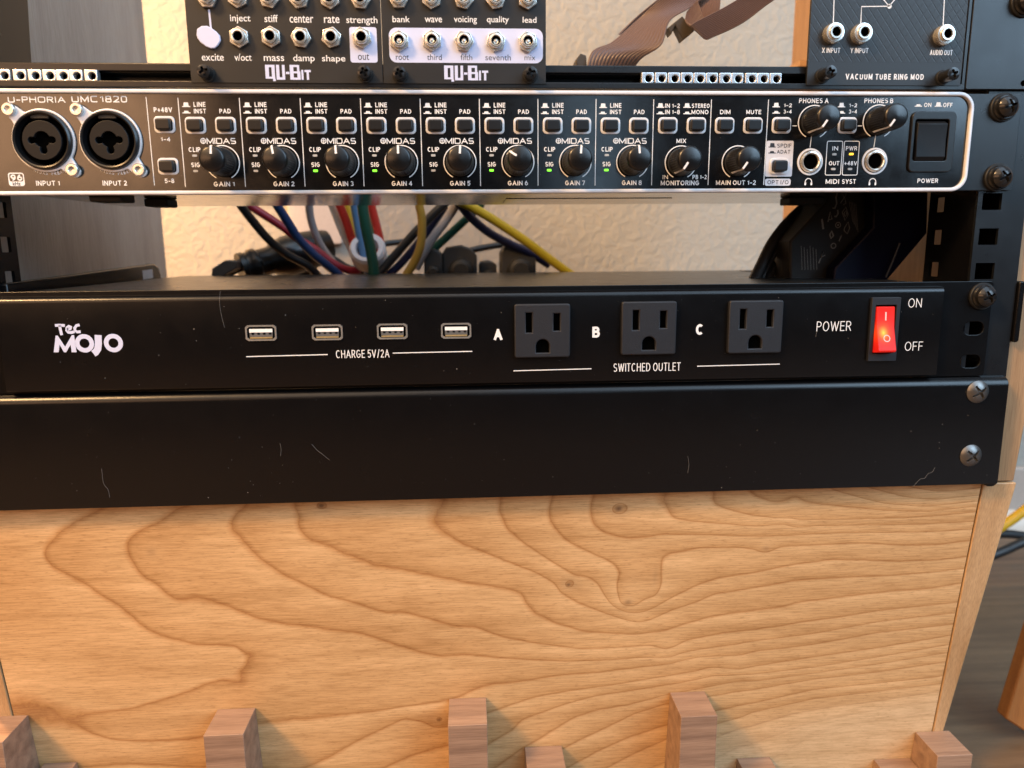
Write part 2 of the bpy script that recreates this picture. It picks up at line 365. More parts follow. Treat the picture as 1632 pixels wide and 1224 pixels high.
def plate(polys, y0, y1, bevel=0.0):
    """plate between y0 (front) and y1 with the first outline filled and the others as holes"""
    cu = bpy.data.curves.new('outline', 'CURVE'); cu.dimensions = '2D'; cu.fill_mode = 'BOTH'
    for p in polys:
        sp = cu.splines.new('POLY'); sp.points.add(len(p)-1); sp.use_cyclic_u = True
        for q, (x, z) in zip(sp.points, p): q.co = (x, z, 0, 1)
    cu.extrude = max(0.0, abs(y1-y0)/2-bevel); cu.bevel_depth = bevel; cu.bevel_resolution = 2; cu.offset = -bevel
    o = bpy.data.objects.new('outline', cu); me = bpy.data.meshes.new_from_object(o)
    mb = MB(); yc = (y0+y1)/2
    mb.add([(v.co.x, yc-v.co.z, v.co.y) for v in me.vertices], [tuple(p.vertices) for p in me.polygons])
    bpy.data.objects.remove(o); bpy.data.curves.remove(cu); bpy.data.meshes.remove(me)
    return mb
_tc = {}
def glyphs(s, bold, space=1.0):
    k = (s, bold, space)
    if k not in _tc:
        cu = bpy.data.curves.new('t', 'FONT'); cu.body = s; cu.offset = bold; cu.resolution_u = 4; cu.space_character = space
        o = bpy.data.objects.new('t', cu); me = bpy.data.meshes.new_from_object(o)
        V = np.array([v.co[:] for v in me.vertices])[:, :2]; Fs = [tuple(p.vertices) for p in me.polygons]
        lo, hi = V.min(0), V.max(0); _tc[k] = ((V-lo)/(hi-lo), Fs)
        bpy.data.objects.remove(o); bpy.data.curves.remove(cu); bpy.data.meshes.remove(me)
    return _tc[k]
def _E(cx, cy, rx, ry, a0, a1, n=12):
    return [(cx, cy, rx, ry, a0+(a1-a0)*i/n) for i in range(n+1)]
# skeletons in a unit box: (width / height, [pen strokes])
SK = {
 'A': (.80, [[(0, 0), (.5, 1)], [(.5, 1), (1, 0)], [(.19, .34), (.81, .34)]]),
 'B': (.62, [[(0, 0), (0, 1)], [(0, 1), (.5, 1)]+_E(.5, .77, .40, .23, 90, -90)+[(0, .54)], [(.5, .54)]+_E(.55, .27, .45, .27, 90, -90)+[(0, 0)]]),
 'C': (.74, [_E(.52, .5, .52, .5, 48, 312, 20)]), 'D': (.72, [[(0, 0), (0, 1)], [(0, 1), (.35, 1)]+_E(.35, .5, .65, .5, 90, -90, 16)+[(0, 0)]]),
 'E': (.55, [[(0, 0), (0, 1)], [(0, 1), (1, 1)], [(0, .53), (.9, .53)], [(0, 0), (1, 0)]]), 'F': (.52, [[(0, 0), (0, 1)], [(0, 1), (1, 1)], [(0, .5), (.88, .5)]]),
 'G': (.76, [_E(.5, .5, .5, .5, 48, 345, 20)+[(1, .46)], [(1, .46), (.55, .46)]]), 'H': (.70, [[(0, 0), (0, 1)], [(1, 0), (1, 1)], [(0, .53), (1, .53)]]),
 'I': (.0, [[(.5, 0), (.5, 1)]]), 'J': (.45, [[(1, 1), (1, .3)]+_E(.5, .3, .5, .3, 0, -160)]), 'K': (.66, [[(0, 0), (0, 1)], [(.95, 1), (0, .38)], [(.32, .6), (1, 0)]]),
 'L': (.52, [[(0, 1), (0, 0)], [(0, 0), (1, 0)]]), 'M': (.84, [[(0, 0), (0, 1)], [(0, 1), (.5, .12)], [(.5, .12), (1, 1)], [(1, 1), (1, 0)]]),
 'N': (.70, [[(0, 0), (0, 1)], [(0, 1), (1, 0)], [(1, 0), (1, 1)]]), 'O': (.80, [_E(.5, .5, .5, .5, 0, 360, 32)]),
 'P': (.60, [[(0, 0), (0, 1)], [(0, 1), (.5, 1)]+_E(.5, .73, .5, .27, 90, -90)+[(0, .46)]]), 'R': (.64, [[(0, 0), (0, 1)], [(0, 1), (.5, 1)]+_E(.5, .74, .46, .26, 90, -90)+[(0, .48)], [(.5, .48), (1, 0)]]),
 'S': (.62, [_E(.5, .745, .46, .255, 30, 270, 14)+_E(.5, .245, .5, .245, 90, -150, 14)[1:]]), 'T': (.64, [[(0, 1), (1, 1)], [(.5, 1), (.5, 0)]]),
 'U': (.70, [[(0, 1), (0, .35)]+_E(.5, .35, .5, .35, 180, 360, 16)+[(1, 1)]]), 'V': (.76, [[(0, 1), (.5, 0)], [(.5, 0), (1, 1)]]),
 'W': (1.1, [[(0, 1), (.25, 0)], [(.25, 0), (.5, .95)], [(.5, .95), (.75, 0)], [(.75, 0), (1, 1)]]), 'X': (.70, [[(0, 0), (1, 1)], [(0, 1), (1, 0)]]), 'Y': (.72, [[(0, 1), (.5, .45)], [(1, 1), (.5, .45)], [(.5, .45), (.5, 0)]]),
 '0': (.58, [_E(.5, .5, .5, .5, 0, 360, 28)]), '1': (.30, [[(0, .76), (.9, 1), (.9, 0)]]), '2': (.56, [_E(.5, .72, .46, .28, 165, -28, 14)+[(0, 0)], [(0, 0), (1, 0)]]),
 '3': (.56, [_E(.45, .755, .45, .245, 150, -90, 12)+_E(.48, .255, .52, .255, 90, -150, 12)[1:]]), '4': (.60, [[(.74, 0), (.74, 1)], [(.74, 1), (0, .3)], [(0, .3), (1, .3)]]),
 '5': (.56, [[(.95, 1), (.14, 1)], [(.14, 1), (.08, .52)], _E(.47, .32, .53, .32, 140, -150, 16)]), '6': (.58, [_E(.5, .31, .5, .31, 0, 360, 24), _E(.8, .33, .8, .67, 180, 95, 10)]),
 '7': (.55, [[(0, 1), (1, 1)], [(1, 1), (.35, 0)]]), '8': (.58, [_E(.5, .755, .43, .245, 0, 360, 22), _E(.5, .265, .5, .265, 0, 360, 22)]), '9': (.58, [_E(.5, .69, .5, .31, 0, 360, 24), _E(.2, .67, .8, .67, 0, -85, 10)]),
 '-': (.34, [[(0, .40), (1, .40)]]), '+': (.52, [[(0, .42), (1, .42)], [(.5, .12), (.5, .72)]]), '/': (.40, [[(0, -.05), (1, 1.05)]]),
}
def pen_text(mb, s, x0, x1, z0, z1, y, weight=.14, space=1.0, square=1.0):
    """lettering drawn with a pen of constant width; square > 1 gives boxy bowls"""
    H = z1-z0; wd = weight*H; ih = H-wd; gap = .20*space
    adv = [(.34 if c == ' ' else SK[c][0]) for c in s]; nat = 0
    lay = []
    for c, a in zip(s, adv):
        if c == ' ': nat += a*space; continue
        lay.append((c, nat, a)); nat += a+weight+gap
    nat -= gap; kx = (x1-x0-weight*H*0)/nat
    n = 0
    for c, u, a in lay:
        bx = x0+kx*u; bw = max(0.0, kx*(a+weight)-wd)
        for st in SK[c][1]:
            pts = []
            for p in st:
                if len(p) == 5:
                    cx, cy, rx, ry, t = p; cc, ss = math.cos(math.radians(t)), math.sin(math.radians(t))
                    cc = math.copysign(abs(cc)**(1/square), cc); ss = math.copysign(abs(ss)**(1/square), ss); p = (cx+rx*cc, cy+ry*ss)
                pts.append((bx+wd/2+bw*p[0], z0+wd/2+ih*p[1]))
            if len(pts) == 2 and pts[0] != pts[1]:          # square caps
                a_, b_ = np.array(pts[0]), np.array(pts[1]); t = (b_-a_)/np.linalg.norm(b_-a_)*wd*.45; pts = [a_-t, b_+t]
            stroke(mb, pts, wd, y-.002*(n % 5)); n += 1
    return mb
def text(mb, s, x0, x1, z0, z1, y, bold=0.012, space=1.0):
    if all(c == ' ' or c in SK for c in s): return pen_text(mb, s, x0, x1, z0, z1, y, .115+bold*3.2, space)
    V, Fs = glyphs(s, bold, space)
    return mb.add([(x0+(x1-x0)*u, y, z0+(z1-z0)*v) for u, v in V], Fs)
def ptext(mb, s, l, r, t, b, y, bold=0.012, space=1.0, Y=0.0):
    """text filling the box that spans photograph pixels l..r, t..b on the plane y = Y"""
    cy, cx = (t+b)/2, (l+r)/2
    return text(mb, s, P(l, cy, Y)[0], P(r, cy, Y)[0], P(cx, b, Y)[2], P(cx, t, Y)[2], y, bold, space)
def stroke(mb, pts, wd, y):
    """flat pen stroke through (x, z) points"""
    pts = [np.array(p, float) for p in pts]; L = []; Rr = []
    for i, p in enumerate(pts):
        t = pts[min(i+1, len(pts)-1)]-pts[max(i-1, 0)]; t /= np.linalg.norm(t); n = np.array([-t[1], t[0]])*wd/2
        L.append(p+n); Rr.append(p-n)
    vs = [(a[0], y, a[1]) for a in L]+[(a[0], y, a[1]) for a in Rr]; n = len(pts)
    return mb.add(vs, [(n+i, n+i+1, i+1, i) for i in range(n-1)])
def ringsheet(mb, cx, cz, r0, r1, y, a0=0, a1=360, n=48):
    vs = []
    for i in range(n+1):
        a = math.radians(a0+(a1-a0)*i/n); vs += [(cx+r0*math.cos(a), y, cz+r0*math.sin(a)), (cx+r1*math.cos(a), y, cz+r1*math.sin(a))]
    return mb.add(vs, [(2*i, 2*i+1, 2*i+3, 2*i+2) for i in range(n)])

def obj(name, mb, mat, parent=None, at=None, bevel=0.0, segs=2, sharp=32):
    org = np.array(at if at is not None else (ORG[parent] if parent is not None else (0, 0, 0)), float)
    me = bpy.data.meshes.new(name); me.from_pydata([tuple((np.array(v)-org)*MM) for v in mb.v], [], mb.f)
    bm = bmesh.new(); bm.from_mesh(me); bmesh.ops.recalc_face_normals(bm, faces=bm.faces); bm.to_mesh(me); bm.free()
    for p in me.polygons: p.use_smooth = True
    me.set_sharp_from_angle(angle=math.radians(sharp))
    o = bpy.data.objects.new(name, me); COL.objects.link(o); me.materials.append(mat)
    if parent is not None:
        o.parent = parent; o.location = tuple((org-ORG[parent])*MM)
    else: o.location = tuple(org*MM)
    ORG[o] = org
    if bevel:
        b = o.modifiers.new('bevel', 'BEVEL'); b.width = bevel*MM; b.segments = segs; b.limit_method = 'ANGLE'; b.angle_limit = math.radians(50)
    return o
def thing(name, label, cat, at, group=None):
    o = bpy.data.objects.new(name, None); COL.objects.link(o); o.empty_display_size = 0.01
    o.location = tuple(np.array(at, float)*MM); ORG[o] = np.array(at, float); tag(o, label, cat, group); return o
def tag(o, label, cat, group=None):
    o['label'] = label; o['category'] = cat
    if group: o['group'] = group
    return o
def structure(o): o['kind'] = 'structure'; return o
def copy_part(o, delta, parent=None):
    """copy of a part (or thing) with its sub-parts, moved by delta mm"""
    d = np.array(delta, float); c = o.copy(); COL.objects.link(c)
    if parent is not None: c.parent = parent
    c.location = Vector(o.location)+Vector(d*MM); ORG[c] = ORG[o]+d
    for ch in list(o.children): copy_child(ch, c)
    return c
def copy_child(o, parent):
    c = o.copy(); COL.objects.link(c); c.parent = parent; ORG[c] = ORG[parent]+np.array(o.location)/MM
    for ch in list(o.children): copy_child(ch, c)

# ================================================================== SETTING
WY, FZ = 420.0, -385.0
structure(obj('wall', MB().box(-1500, 1500, WY, WY+20, FZ, 1200), M['wall']))
structure(obj('floor', MB().box(-1500, 1500, -900, WY, FZ-10, FZ), M['floor']))
structure(obj('baseboard', MB().box(-1500, 1500, WY-9, WY-0.5, FZ, FZ+70), M['trim_shaded'], bevel=2))
structure(obj('shoe_moulding', MB().add([(x, y, z) for x in (-1500, 1500) for y, z in [(WY-9.5, FZ), (WY-27, FZ), (WY-26, FZ+9), (WY-21, FZ+16), (WY-15, FZ+20), (WY-9.5, FZ+22)]],
    [(0, 1, 2, 3, 4, 5), (11, 10, 9, 8, 7, 6)]+[(i, 6+i, 6+(i+1) % 6, (i+1) % 6) for i in range(6)]), M['shoe'], sharp=60))

# ================================================================== WOODEN STAND BELOW THE RACK
XC = -6.0                                              # centre line of the rack
stand = thing('wooden_stand', 'pale birch stand with swirling grain on its leaning front board, under the black rack', 'stand', (XC, 120, FZ))
Z1, Z0 = -190.3, -383.0
# growth lines traced as contours of one smooth field; every list is (level, crop origin x, crop origin y, crop scale, points)
TR = [
 (1, 0, 780, 4.08, [(690,110),(600,155),(500,205),(420,255),(350,320),(305,390),(295,450),(340,500),(420,540),(510,590),(600,640),(680,700),(800,770),(900,865),(1000,930),(1120,970),(1290,1010),(1450,1015),(1540,1025),(1600,1065)]),
 (1, 0, 1000, 2.914, [(1120,110),(1175,130),(1140,150),(1110,195),(1135,235),(1080,255),(1040,240),(960,260),(870,300),(720,345),(600,380),(400,400),(200,430),(60,440)]),
 (2, 0, 780, 4.08, [(1220,100),(1140,130),(1080,180),(1000,225),(900,275),(835,330),(835,380),(855,450),(900,530),(970,590),(1050,640),(1110,695),(1180,720),(1290,700),(1400,730),(1500,765),(1632,820)]),
 (2, 350, 780, 4.08, [(110,780),(220,830),(400,870),(550,885),(750,915),(920,935),(1050,975),(1180,1020),(1330,1065),(1460,1085),(1520,1075),(1632,1075)]),
 (2, 650, 770, 4.08, [(600,1135),(850,1150),(1050,1158),(1200,1155)]),
 (2, 780, 950, 4.08, [(800,415),(1000,400),(1180,400),(1280,365),(1450,335),(1632,310)]),
 (2, 1200, 930, 4.08, [(0,375),(400,325),(800,250),(1310,190)]),
 (3, 350, 780, 4.08, [(180,90),(90,180),(80,240),(180,360),(260,450),(340,500),(430,560),(600,640),(700,690),(880,740),(1080,800),(1200,800),(1350,840),(1520,885),(1632,890)]),
 (3, 650, 770, 4.08, [(150,885),(310,930),(430,935),(620,1000),(800,1035),(1100,1075),(1250,1075),(1450,1060),(1560,1055)]),
 (3, 850, 770, 4.08, [(780,1055),(850,1080),(920,1060),(1000,1020),(1250,970),(1450,950),(1632,925)]),
 (3, 1200, 770, 4.08, [(300,905),(600,865),(850,825),(1100,800),(1340,775)]),
 (4, 350, 780, 4.08, [(490,80),(510,160),(520,250),(580,320),(720,370),(850,430),(1020,495),(1200,520),(1400,565),(1632,610)]),
 (4, 650, 770, 4.08, [(200,610),(400,650),(600,675),(730,710),(770,780),(830,845),(950,905),(1150,965),(1400,980)]),
 (4, 850, 770, 4.08, [(650,985),(850,960),(1000,910),(1150,870),(1300,845),(1632,800)]),
 (4, 1200, 770, 4.08, [(300,775),(600,735),(900,700),(1150,685),(1350,650)]),
 (5, 650, 770, 4.08, [(225,100),(215,160),(170,220),(190,290),(350,390),(550,470),(700,530),(850,590),(970,660),(1000,710),(1100,775),(1300,850),(1430,890),(1520,900)]),
 (5, 850, 770, 4.08, [(740,895),(900,825),(1050,775),(1180,720),(1400,685),(1632,645)]),
 (5, 1200, 770, 4.08, [(250,635),(500,615),(900,600),(1150,580),(1370,555)]),
 (6, 650, 770, 4.08, [(600,90),(600,180),(640,290),(730,370),(850,455),(1000,550),(1090,600),(1160,605),(1240,660),(1290,740),(1370,815),(1440,842),(1550,830)]),
 (6, 850, 770, 4.08, [(900,745),(1050,670),(1200,620),(1450,580),(1632,540)]),
 (6, 1200, 770, 4.08, [(200,540),(500,498),(700,500),(900,508),(1200,500),(1390,480)]),
 (7, 850, 770, 4.08, [(125,70),(105,180),(130,280),(230,380),(350,440),(450,485),(530,530),(560,570),(545,650),(545,700),(575,770),(620,790),(700,765),(790,715),(815,650),(800,590),(810,530),(800,500),(900,455),(1080,420),(1300,415),(1500,430),(1632,410)]),
 (7, 1200, 770, 4.08, [(200,410),(450,400),(700,390),(1000,405),(1200,400),(1400,375)]),
 (8, 850, 770, 4.08, [(395,60),(375,140),(385,240),(440,310),(560,350),(680,355),(850,330),(1100,335),(1350,345),(1632,345)]),
 (8, 1200, 770, 4.08, [(300,335),(600,322),(1000,318),(1250,310),(1430,295)]),
 (9, 850, 770, 4.08, [(870,60),(830,100),(890,180),(920,230),(1050,250),(1250,265),(1450,280),(1632,260)]),
 (9, 1200, 770, 4.08, [(400,275),(700,270),(1100,270),(1440,255)]),
 (10, 850, 770, 4.08, [(1180,60),(1170,120),(1250,165),(1400,205),(1632,235)]),
 (10, 1200, 770, 4.08, [(300,240),(600,240),(1000,225),(1450,185)]),
 (11, 1200, 770, 4.08, [(280,80),(340,120),(600,150),(900,175),(1150,185),(1450,150)]),
 (12, 1200, 770, 4.08, [(530,45),(680,90),(850,135),(1100,155),(1460,120)]),
 (13, 1200, 770, 4.08, [(850,50),(1000,90),(1200,105),(1450,80)]),
 (1, 780, 950, 4.08, [(0,575),(200,555),(450,515),(700,495),(900,470),(1150,440),(1350,395),(1632,380)]),
 (1, 400, 950, 4.08, [(400,790),(800,750),(1200,690),(1340,660),(1450,610),(1550,575)]),
 (1, 1200, 930, 4.08, [(0,440),(400,395),(800,320),(1290,265)]),
 (0, 780, 950, 4.08, [(0,755),(150,705),(300,655),(500,620),(800,580),(1100,530),(1350,490),(1450,465),(1632,480)]),
 (0, 400, 950, 4.08, [(350,1118),(520,1040),(690,940),(860,860),(1000,795),(1130,820),(1190,855),(1280,850),(1400,810)]),
 (0, 1200, 930, 4.08, [(0,540),(400,475),(800,420),(1270,340)]),
 (-1, 780, 950, 4.08, [(0,960),(150,870),(220,800),(330,760),(500,700),(700,645),(900,615),(1200,570),(1450,520),(1632,510)]),
 (-1, 400, 950, 4.08, [(900,1100),(1050,1035),(1280,970)]),
 (-1, 1200, 930, 4.08, [(0,590),(400,545),(800,480),(1260,400)]),
 (-2, 780, 950, 4.08, [(50,1110),(200,1000),(330,925),(450,850),(550,790),(700,740),(900,710),(1060,670),(1170,640),(1632,550)]),
 (-3, 1200, 930, 4.08, [(0,690),(400,620),(800,575),(1240,510)]),
 (-3, 780, 950, 4.08, [(480,990),(600,930),(750,860),(950,760),(1150,700),(1470,645),(1632,620)]),
 (-4, 1200, 930, 4.08, [(0,780),(400,690),(800,650),(1200,610)]),
 (-4, 780, 950, 4.08, [(520,1110),(700,1010),(900,920),(1150,840),(1480,745),(1632,710)]),
 (-5, 1200, 930, 4.08, [(0,835),(400,748),(800,700),(1190,655)]),
 (-6, 1200, 930, 4.08, [(0,925),(250,850),(500,805),(850,760),(1190,705)]),
 (-5, 780, 950, 4.08, [(760,1118),(950,1020),(1150,930),(1480,830),(1632,790)]),
 (-7, 1200, 930, 4.08, [(0,1040),(350,915),(600,860),(850,815),(1180,770)]),
 (-6, 780, 950, 4.08, [(1050,1118),(1150,1080),(1480,915),(1632,860)]),
 (-8, 1200, 930, 4.08, [(130,1140),(350,1010),(500,950),(700,905),(1180,850)]), (-8.6, 1200, 930, 4.08, [(500,1150),(700,1060),(1000,980)]),
 (1.5, 0, 0, 1, [(560,1090),(640,1080)]), (0.5, 0, 0, 1, [(30,870),(90,960),(150,1040),(250,1070)]), (0.5, 0, 0, 1, [(560,1165),(450,1190),(300,1200),(120,1195)]),
 (1.4, 0, 0, 1, [(180,1148),(330,1125)]), (1.5, 0, 0, 1, [(445,1028),(460,1050),(445,1078)]), (0.6, 0, 0, 1, [(330,1065),(375,1050)]),
 (-0.5, 0, 0, 1, [(570,1215),(690,1168)]),
]
def grow_field(X, Z):
    px, pv = [], []
    for lev, ox, oy, sc, pts in TR:
        pts = [np.array((ox+a/sc, oy+b/sc)) for a, b in pts]
        dense = []
        for a, b in zip(pts[:-1], pts[1:]):
            n = max(1, int(np.linalg.norm(b-a)/14))
            dense += [a+(b-a)*k/n for k in range(n)]
        dense.append(pts[-1])
        for p in dense: q = PT(*p); px.append((q[0], q[2])); pv.append(lev)
    A = np.array(px)/100.0; v = np.array(pv, float); n = len(v)
    def ker(r2): return 0.5*r2*np.log(r2+1e-9)
    K = ker(((A[:, None]-A[None])**2).sum(-1))+np.eye(n)*1.2e-3
    T = np.c_[np.ones(n), A]; S = np.zeros((n+3, n+3)); S[:n, :n] = K; S[:n, n:] = T; S[n:, :n] = T.T
    w_ = np.linalg.solve(S, np.r_[v, 0, 0, 0])
    B = np.c_[X.ravel(), Z.ravel()]/100.0; out = np.empty(len(B))
    for i in range(0, len(B), 4000):
        b = B[i:i+4000]; out[i:i+4000] = ker(((b[:, None]-A[None])**2).sum(-1))@w_[:n]+w_[n]+b@w_[n+1:]
    return out
def front_board():
    xs = np.arange(-257.6, 246.21, 0.9); zs = np.arange(-368.0, -189.0, 0.8); zs = np.r_[-383.0, zs]
    X, Z = np.meshgrid(xs, zs); ring = grow_field(X, np.maximum(Z, -368)); knot = np.zeros(X.size)
    B = np.c_[X.ravel(), Z.ravel()]
    for px, py, rx, rz, k in ((512, 806, 1.9, 1.4, 1.0), (515, 808, 5, 3.2, 0.35), (986, 811, 2.0, 1.6, 0.95), (988, 815, 6, 4, 0.25), (906, 932, 1.3, 1.1, 0.95), (908, 930, 4.5, 3.5, 0.28),
                              (241, 880, 2.2, 2.0, 0.25), (700, 1147, 1.1, 1.0, 1.0), (702, 1148, 9, 5, 0.22), (1001, 960, 2.0, 1.4, 0.6), (1221, 874, 1.8, 1.3, 0.35), (1044, 920, 1.2, 5, 0.2)):
        q = PT(px, py); d = ((B[:, 0]-q[0])/rx)**2+((B[:, 1]-q[2])/rz)**2; knot = np.maximum(knot, k*np.exp(-d))
        if rx < 3: ring += (0.9 if k >= 0.7 else 0.3)*np.exp(-d/6)
    ny, nx = X.shape; mb = MB()
    mb.v = [(x, board_y(z), z) for x, z in B]
    mb.f = [(j*nx+i, j*nx+i+1, (j+1)*nx+i+1, (j+1)*nx+i) for j in range(ny-1) for i in range(nx-1)]
    n0 = len(mb.v); t = 12.0
    mb.add([(x, board_y(z)+t, z) for x, z in ((xs[0], zs[0]), (xs[-1], zs[0]), (xs[-1], zs[-1]), (xs[0], zs[-1]))], [(3, 2, 1, 0)])
    c = (0, nx-1, ny*nx-1, (ny-1)*nx)
    for a, b in ((0, 1), (2, 3)): mb.f.append((c[a], c[b], n0+b, n0+a))
    o = obj('front_board', mb, M['board'], stand)
    for nm, arr in (('ring', ring), ('knot', knot)):
        at = o.data.attributes.new(nm, 'FLOAT', 'POINT'); at.data.foreach_set('value', np.r_[arr, np.zeros(4)].astype(np.float32))
front_board()
for s in (1, -1):
    xi, xo1, xo0 = 252.5, 270.2, 258.5
    f = lambda x, z: (XC+s*x, board_y(z)-0.4, z)
    mb = MB().hexa([f(xi-0.3, Z0), f(xo0-3, Z0), f(xo1, Z1), f(xi-0.1, Z1)], [(XC+s*xi, 268, Z0), (XC+s*(xo0-3), 268, Z0), (XC+s*xo1, 268, Z1), (XC+s*xi, 268, Z1)])
    obj('side_board', mb, M['maple_v'], stand, bevel=0.5)

# walnut posts standing against the front board
G = 'walnut posts in front of the board'
def post(x0, x1, ztop, y0, lab, name='walnut_post'):
    b = ((x0+x1)/2, (y0+board_y(ztop))/2, FZ); yb = board_y(ztop)-0.25
    mb = MB().hexa([(x0, y0, FZ), (x1, y0, FZ), (x1, y0, ztop), (x0, y0, ztop)],
                   [(x0, board_y(FZ)-0.3, FZ), (x1, board_y(FZ)-0.3, FZ), (x1, yb, ztop), (x0, yb, ztop)])
    return tag(obj(name, mb, M['walnut_x'], None, at=b, bevel=0.25), lab, 'post', G)
post(-153.2, -133.4, -308.9, -5.2, 'tall walnut post at front, second tall one from the left')
post(-30.6, -10.6, -308.4, -6.6, 'tall walnut post below the row of charging ports, centre of the stand')
post(90.4, 109.8, -310.4, -5.0, 'tall walnut post below the third outlet, right of centre')
post(-276.0, -250.2, -307.4, -5.2, 'walnut post at left edge of picture, under the left strip')
q = PT(836, 1190); post(q[0], PT(895, 1191)[0], q[2], -1.0, 'short walnut post just right of the centre tall post')
q = PT(1174, 1208); post(q[0], PT(1226, 1208)[0], q[2], -1.0, 'low walnut post top between third tall post and right corner')
q = PT(68, 1216); post(q[0]+1, PT(124, 1216)[0], q[2], -1.0, 'low walnut post top beside the left edge post')
post(235.6, 255.6, -344.7, 0.2, 'walnut post at lower right corner, under the right strip')
q = PT(1392, 1210); post(q[0], 235.2, q[2], 1.0, 'low dark walnut post touching the lower right corner post')
tag(obj('walnut_post', MB().box(256.2, 266.5, 47, 66, FZ, -355), M['walnut_x'], None, at=(261, 56, FZ), bevel=0.25), 'walnut post showing only a corner behind the right strip', 'post', G)

# ================================================================== RACK CASE
case = thing('rack_case', 'wooden rack case with black slotted rails holding the audio units', 'rack case', (XC, 130, Z1))
ZT = 230.0
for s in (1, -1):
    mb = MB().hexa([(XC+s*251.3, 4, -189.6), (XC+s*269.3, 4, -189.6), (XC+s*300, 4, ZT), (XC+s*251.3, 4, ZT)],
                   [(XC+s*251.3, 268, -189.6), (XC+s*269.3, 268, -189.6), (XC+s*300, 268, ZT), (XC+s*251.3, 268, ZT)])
    obj('side_board', mb, M['maple_cool_tint'] if s < 0 else M['maple_shade_tint'], case, bevel=0.5)
for s in (1, -1):
    zcs = sorted(-44.45*u-22.2+(1-k)*16.4+1 for u in range(-5, 5) for k in (0, 1, 2)); zcs = [q for q in zcs if -186 < q < ZT-8]
    hx0, hx1 = sorted((XC+s*(239.9-4.8), XC+s*(239.9+4.8))); xa, xb = sorted((XC+s*232.8, XC+s*256.8)); mb = MB()
    edges = [-189.5]+[q+d for q in zcs for d in (-3.9, 3.9)]+[ZT]
    for z0_, z1_ in zip(edges[0::2], edges[1::2]): mb.box(hx0, hx1, 1.6, 3.2, z0_, z1_)
    mb.box(xa, hx0, 1.6, 3.2, -189.5, ZT).box(hx1, xb, 1.6, 3.2, -189.5, ZT)
    rail = obj('rack_rail', mb, M['ear'], case)
    xo = XC+s*247.5; obj('rail_hole_backing', MB().box(min(xo, xo+s*1.5), max(xo, xo+s*1.5), 3.2, 30, -189, ZT).box(*sorted((XC+s*236, xo)), 28.5, 30, -189, ZT), M['powder'], rail)  # dark strip added behind the rail holes to make them look shaded
    # inner wing with its own row of slots (built in the y-z plane)
    holes = [rrect(27.2, 34.8, -44.45*u-22.2+(1-k)*16.4+1-3.6, -44.45*u-22.2+(1-k)*16.4+1+3.8, 0.4, 2) for u in range(-5, 5) for k in (0, 1, 2) if -44.45*u-60 > -186]
    wg = plate([[(3.2, -189), (39.5, -189), (39.5, ZT), (3.2, ZT)]]+holes, 0, 1.5, 0)
    wing = MB().add([(XC+s*(233.0+v[1]), v[0], v[2]) for v in wg.v], wg.f)
    obj('rail_wing', wing, M['powder'], rail)
    if s > 0:
        obj('rail_tab', MB().prism(rrect(251.2, 254.2, -117, -87, 1.4), 0.0, 5.5), M['powder'], rail, bevel=0.6)
        obj('rail_foot', MB().prism(rrect(243.5, 250.9, -190.6, -176, 3.2), -1.4, 4.0), M['powder'], rail, bevel=0.8)
# ledge seen on the right inner face
obj('cleat', MB().box(236.5, 244.8, 232, 250, 64, 68), M['maple_v'], case)

def rack_screw(parent, x, z, y=0.0, rot=0.6):
    w1 = MB().lathe([(0.5, 0), (6.5, 0), (6.5, -0.9), (6.2, -1.3), (4.0, -1.3)], x, z, y)
    s = obj('rack_screw', MB().head(x, z, y-2.6, 4.75, 3.9, 2.3, 2.9, 0.75, 2.0, rot), M['screw'], parent, at=(x, y, z))
    obj('washer', w1, M['rubber'], s); obj('lock_washer', MB().lathe([(3.5, -1.3), (5.6, -1.3), (5.7, -2.0), (5.2, -2.7), (3.5, -2.7)], x, z, y), M['screw'], s)
    return s

# ================================================================== BLANK PANEL
bl = thing('blank_panel', 'plain black steel panel across the bottom of the rack', 'panel', (XC, 0, -189))
mb = MB().folded(-261.0, 249.2, -3.2, 6.6, -188.5, -133.6, 4.6)
obj('panel_face', mb, M['powder'], bl, bevel=0.3, segs=2)
for x, z, r in ((233.4, -140.7, 0.95), (233.4, -173.2, 0.8)):
    obj('panel_screw', MB().head(x, z, -3.2, 5.6, 2.5, 2.2, 3.6, 0.72, 1.5, -r), M['panscrew'], bl, at=(x, -3.2, z))

# ================================================================== POWER DISTRIBUTION UNIT
pd = thing('power_strip', 'black rack power strip with four charging ports, three outlets and a glowing red switch', 'power strip', (XC, 0, -133))
slots = [rrect(225.2, 235.4, z-3.3, z+3.3, 3.2, 6) for z in (-109.6, -125.9)]
obj('mounting_flange', plate([rrect(-250, 238.0, -133.3, -86.8, 1.5)]+slots, 0.0, 1.5, 0.2), M['powder'], pd)
FYF = -4.0
obj('front_face', MB().folded(-226.8, 211.2, FYF, -0.05, -131.9, -88.9, 2.8, 0.8), M['powder'], pd, bevel=0.3, segs=2)
obj('chassis', MB().box(-221, 205, 1.4, 205, -130.5, -87.2), M['satin'], pd, bevel=0.6)
IY = FYF-0.06
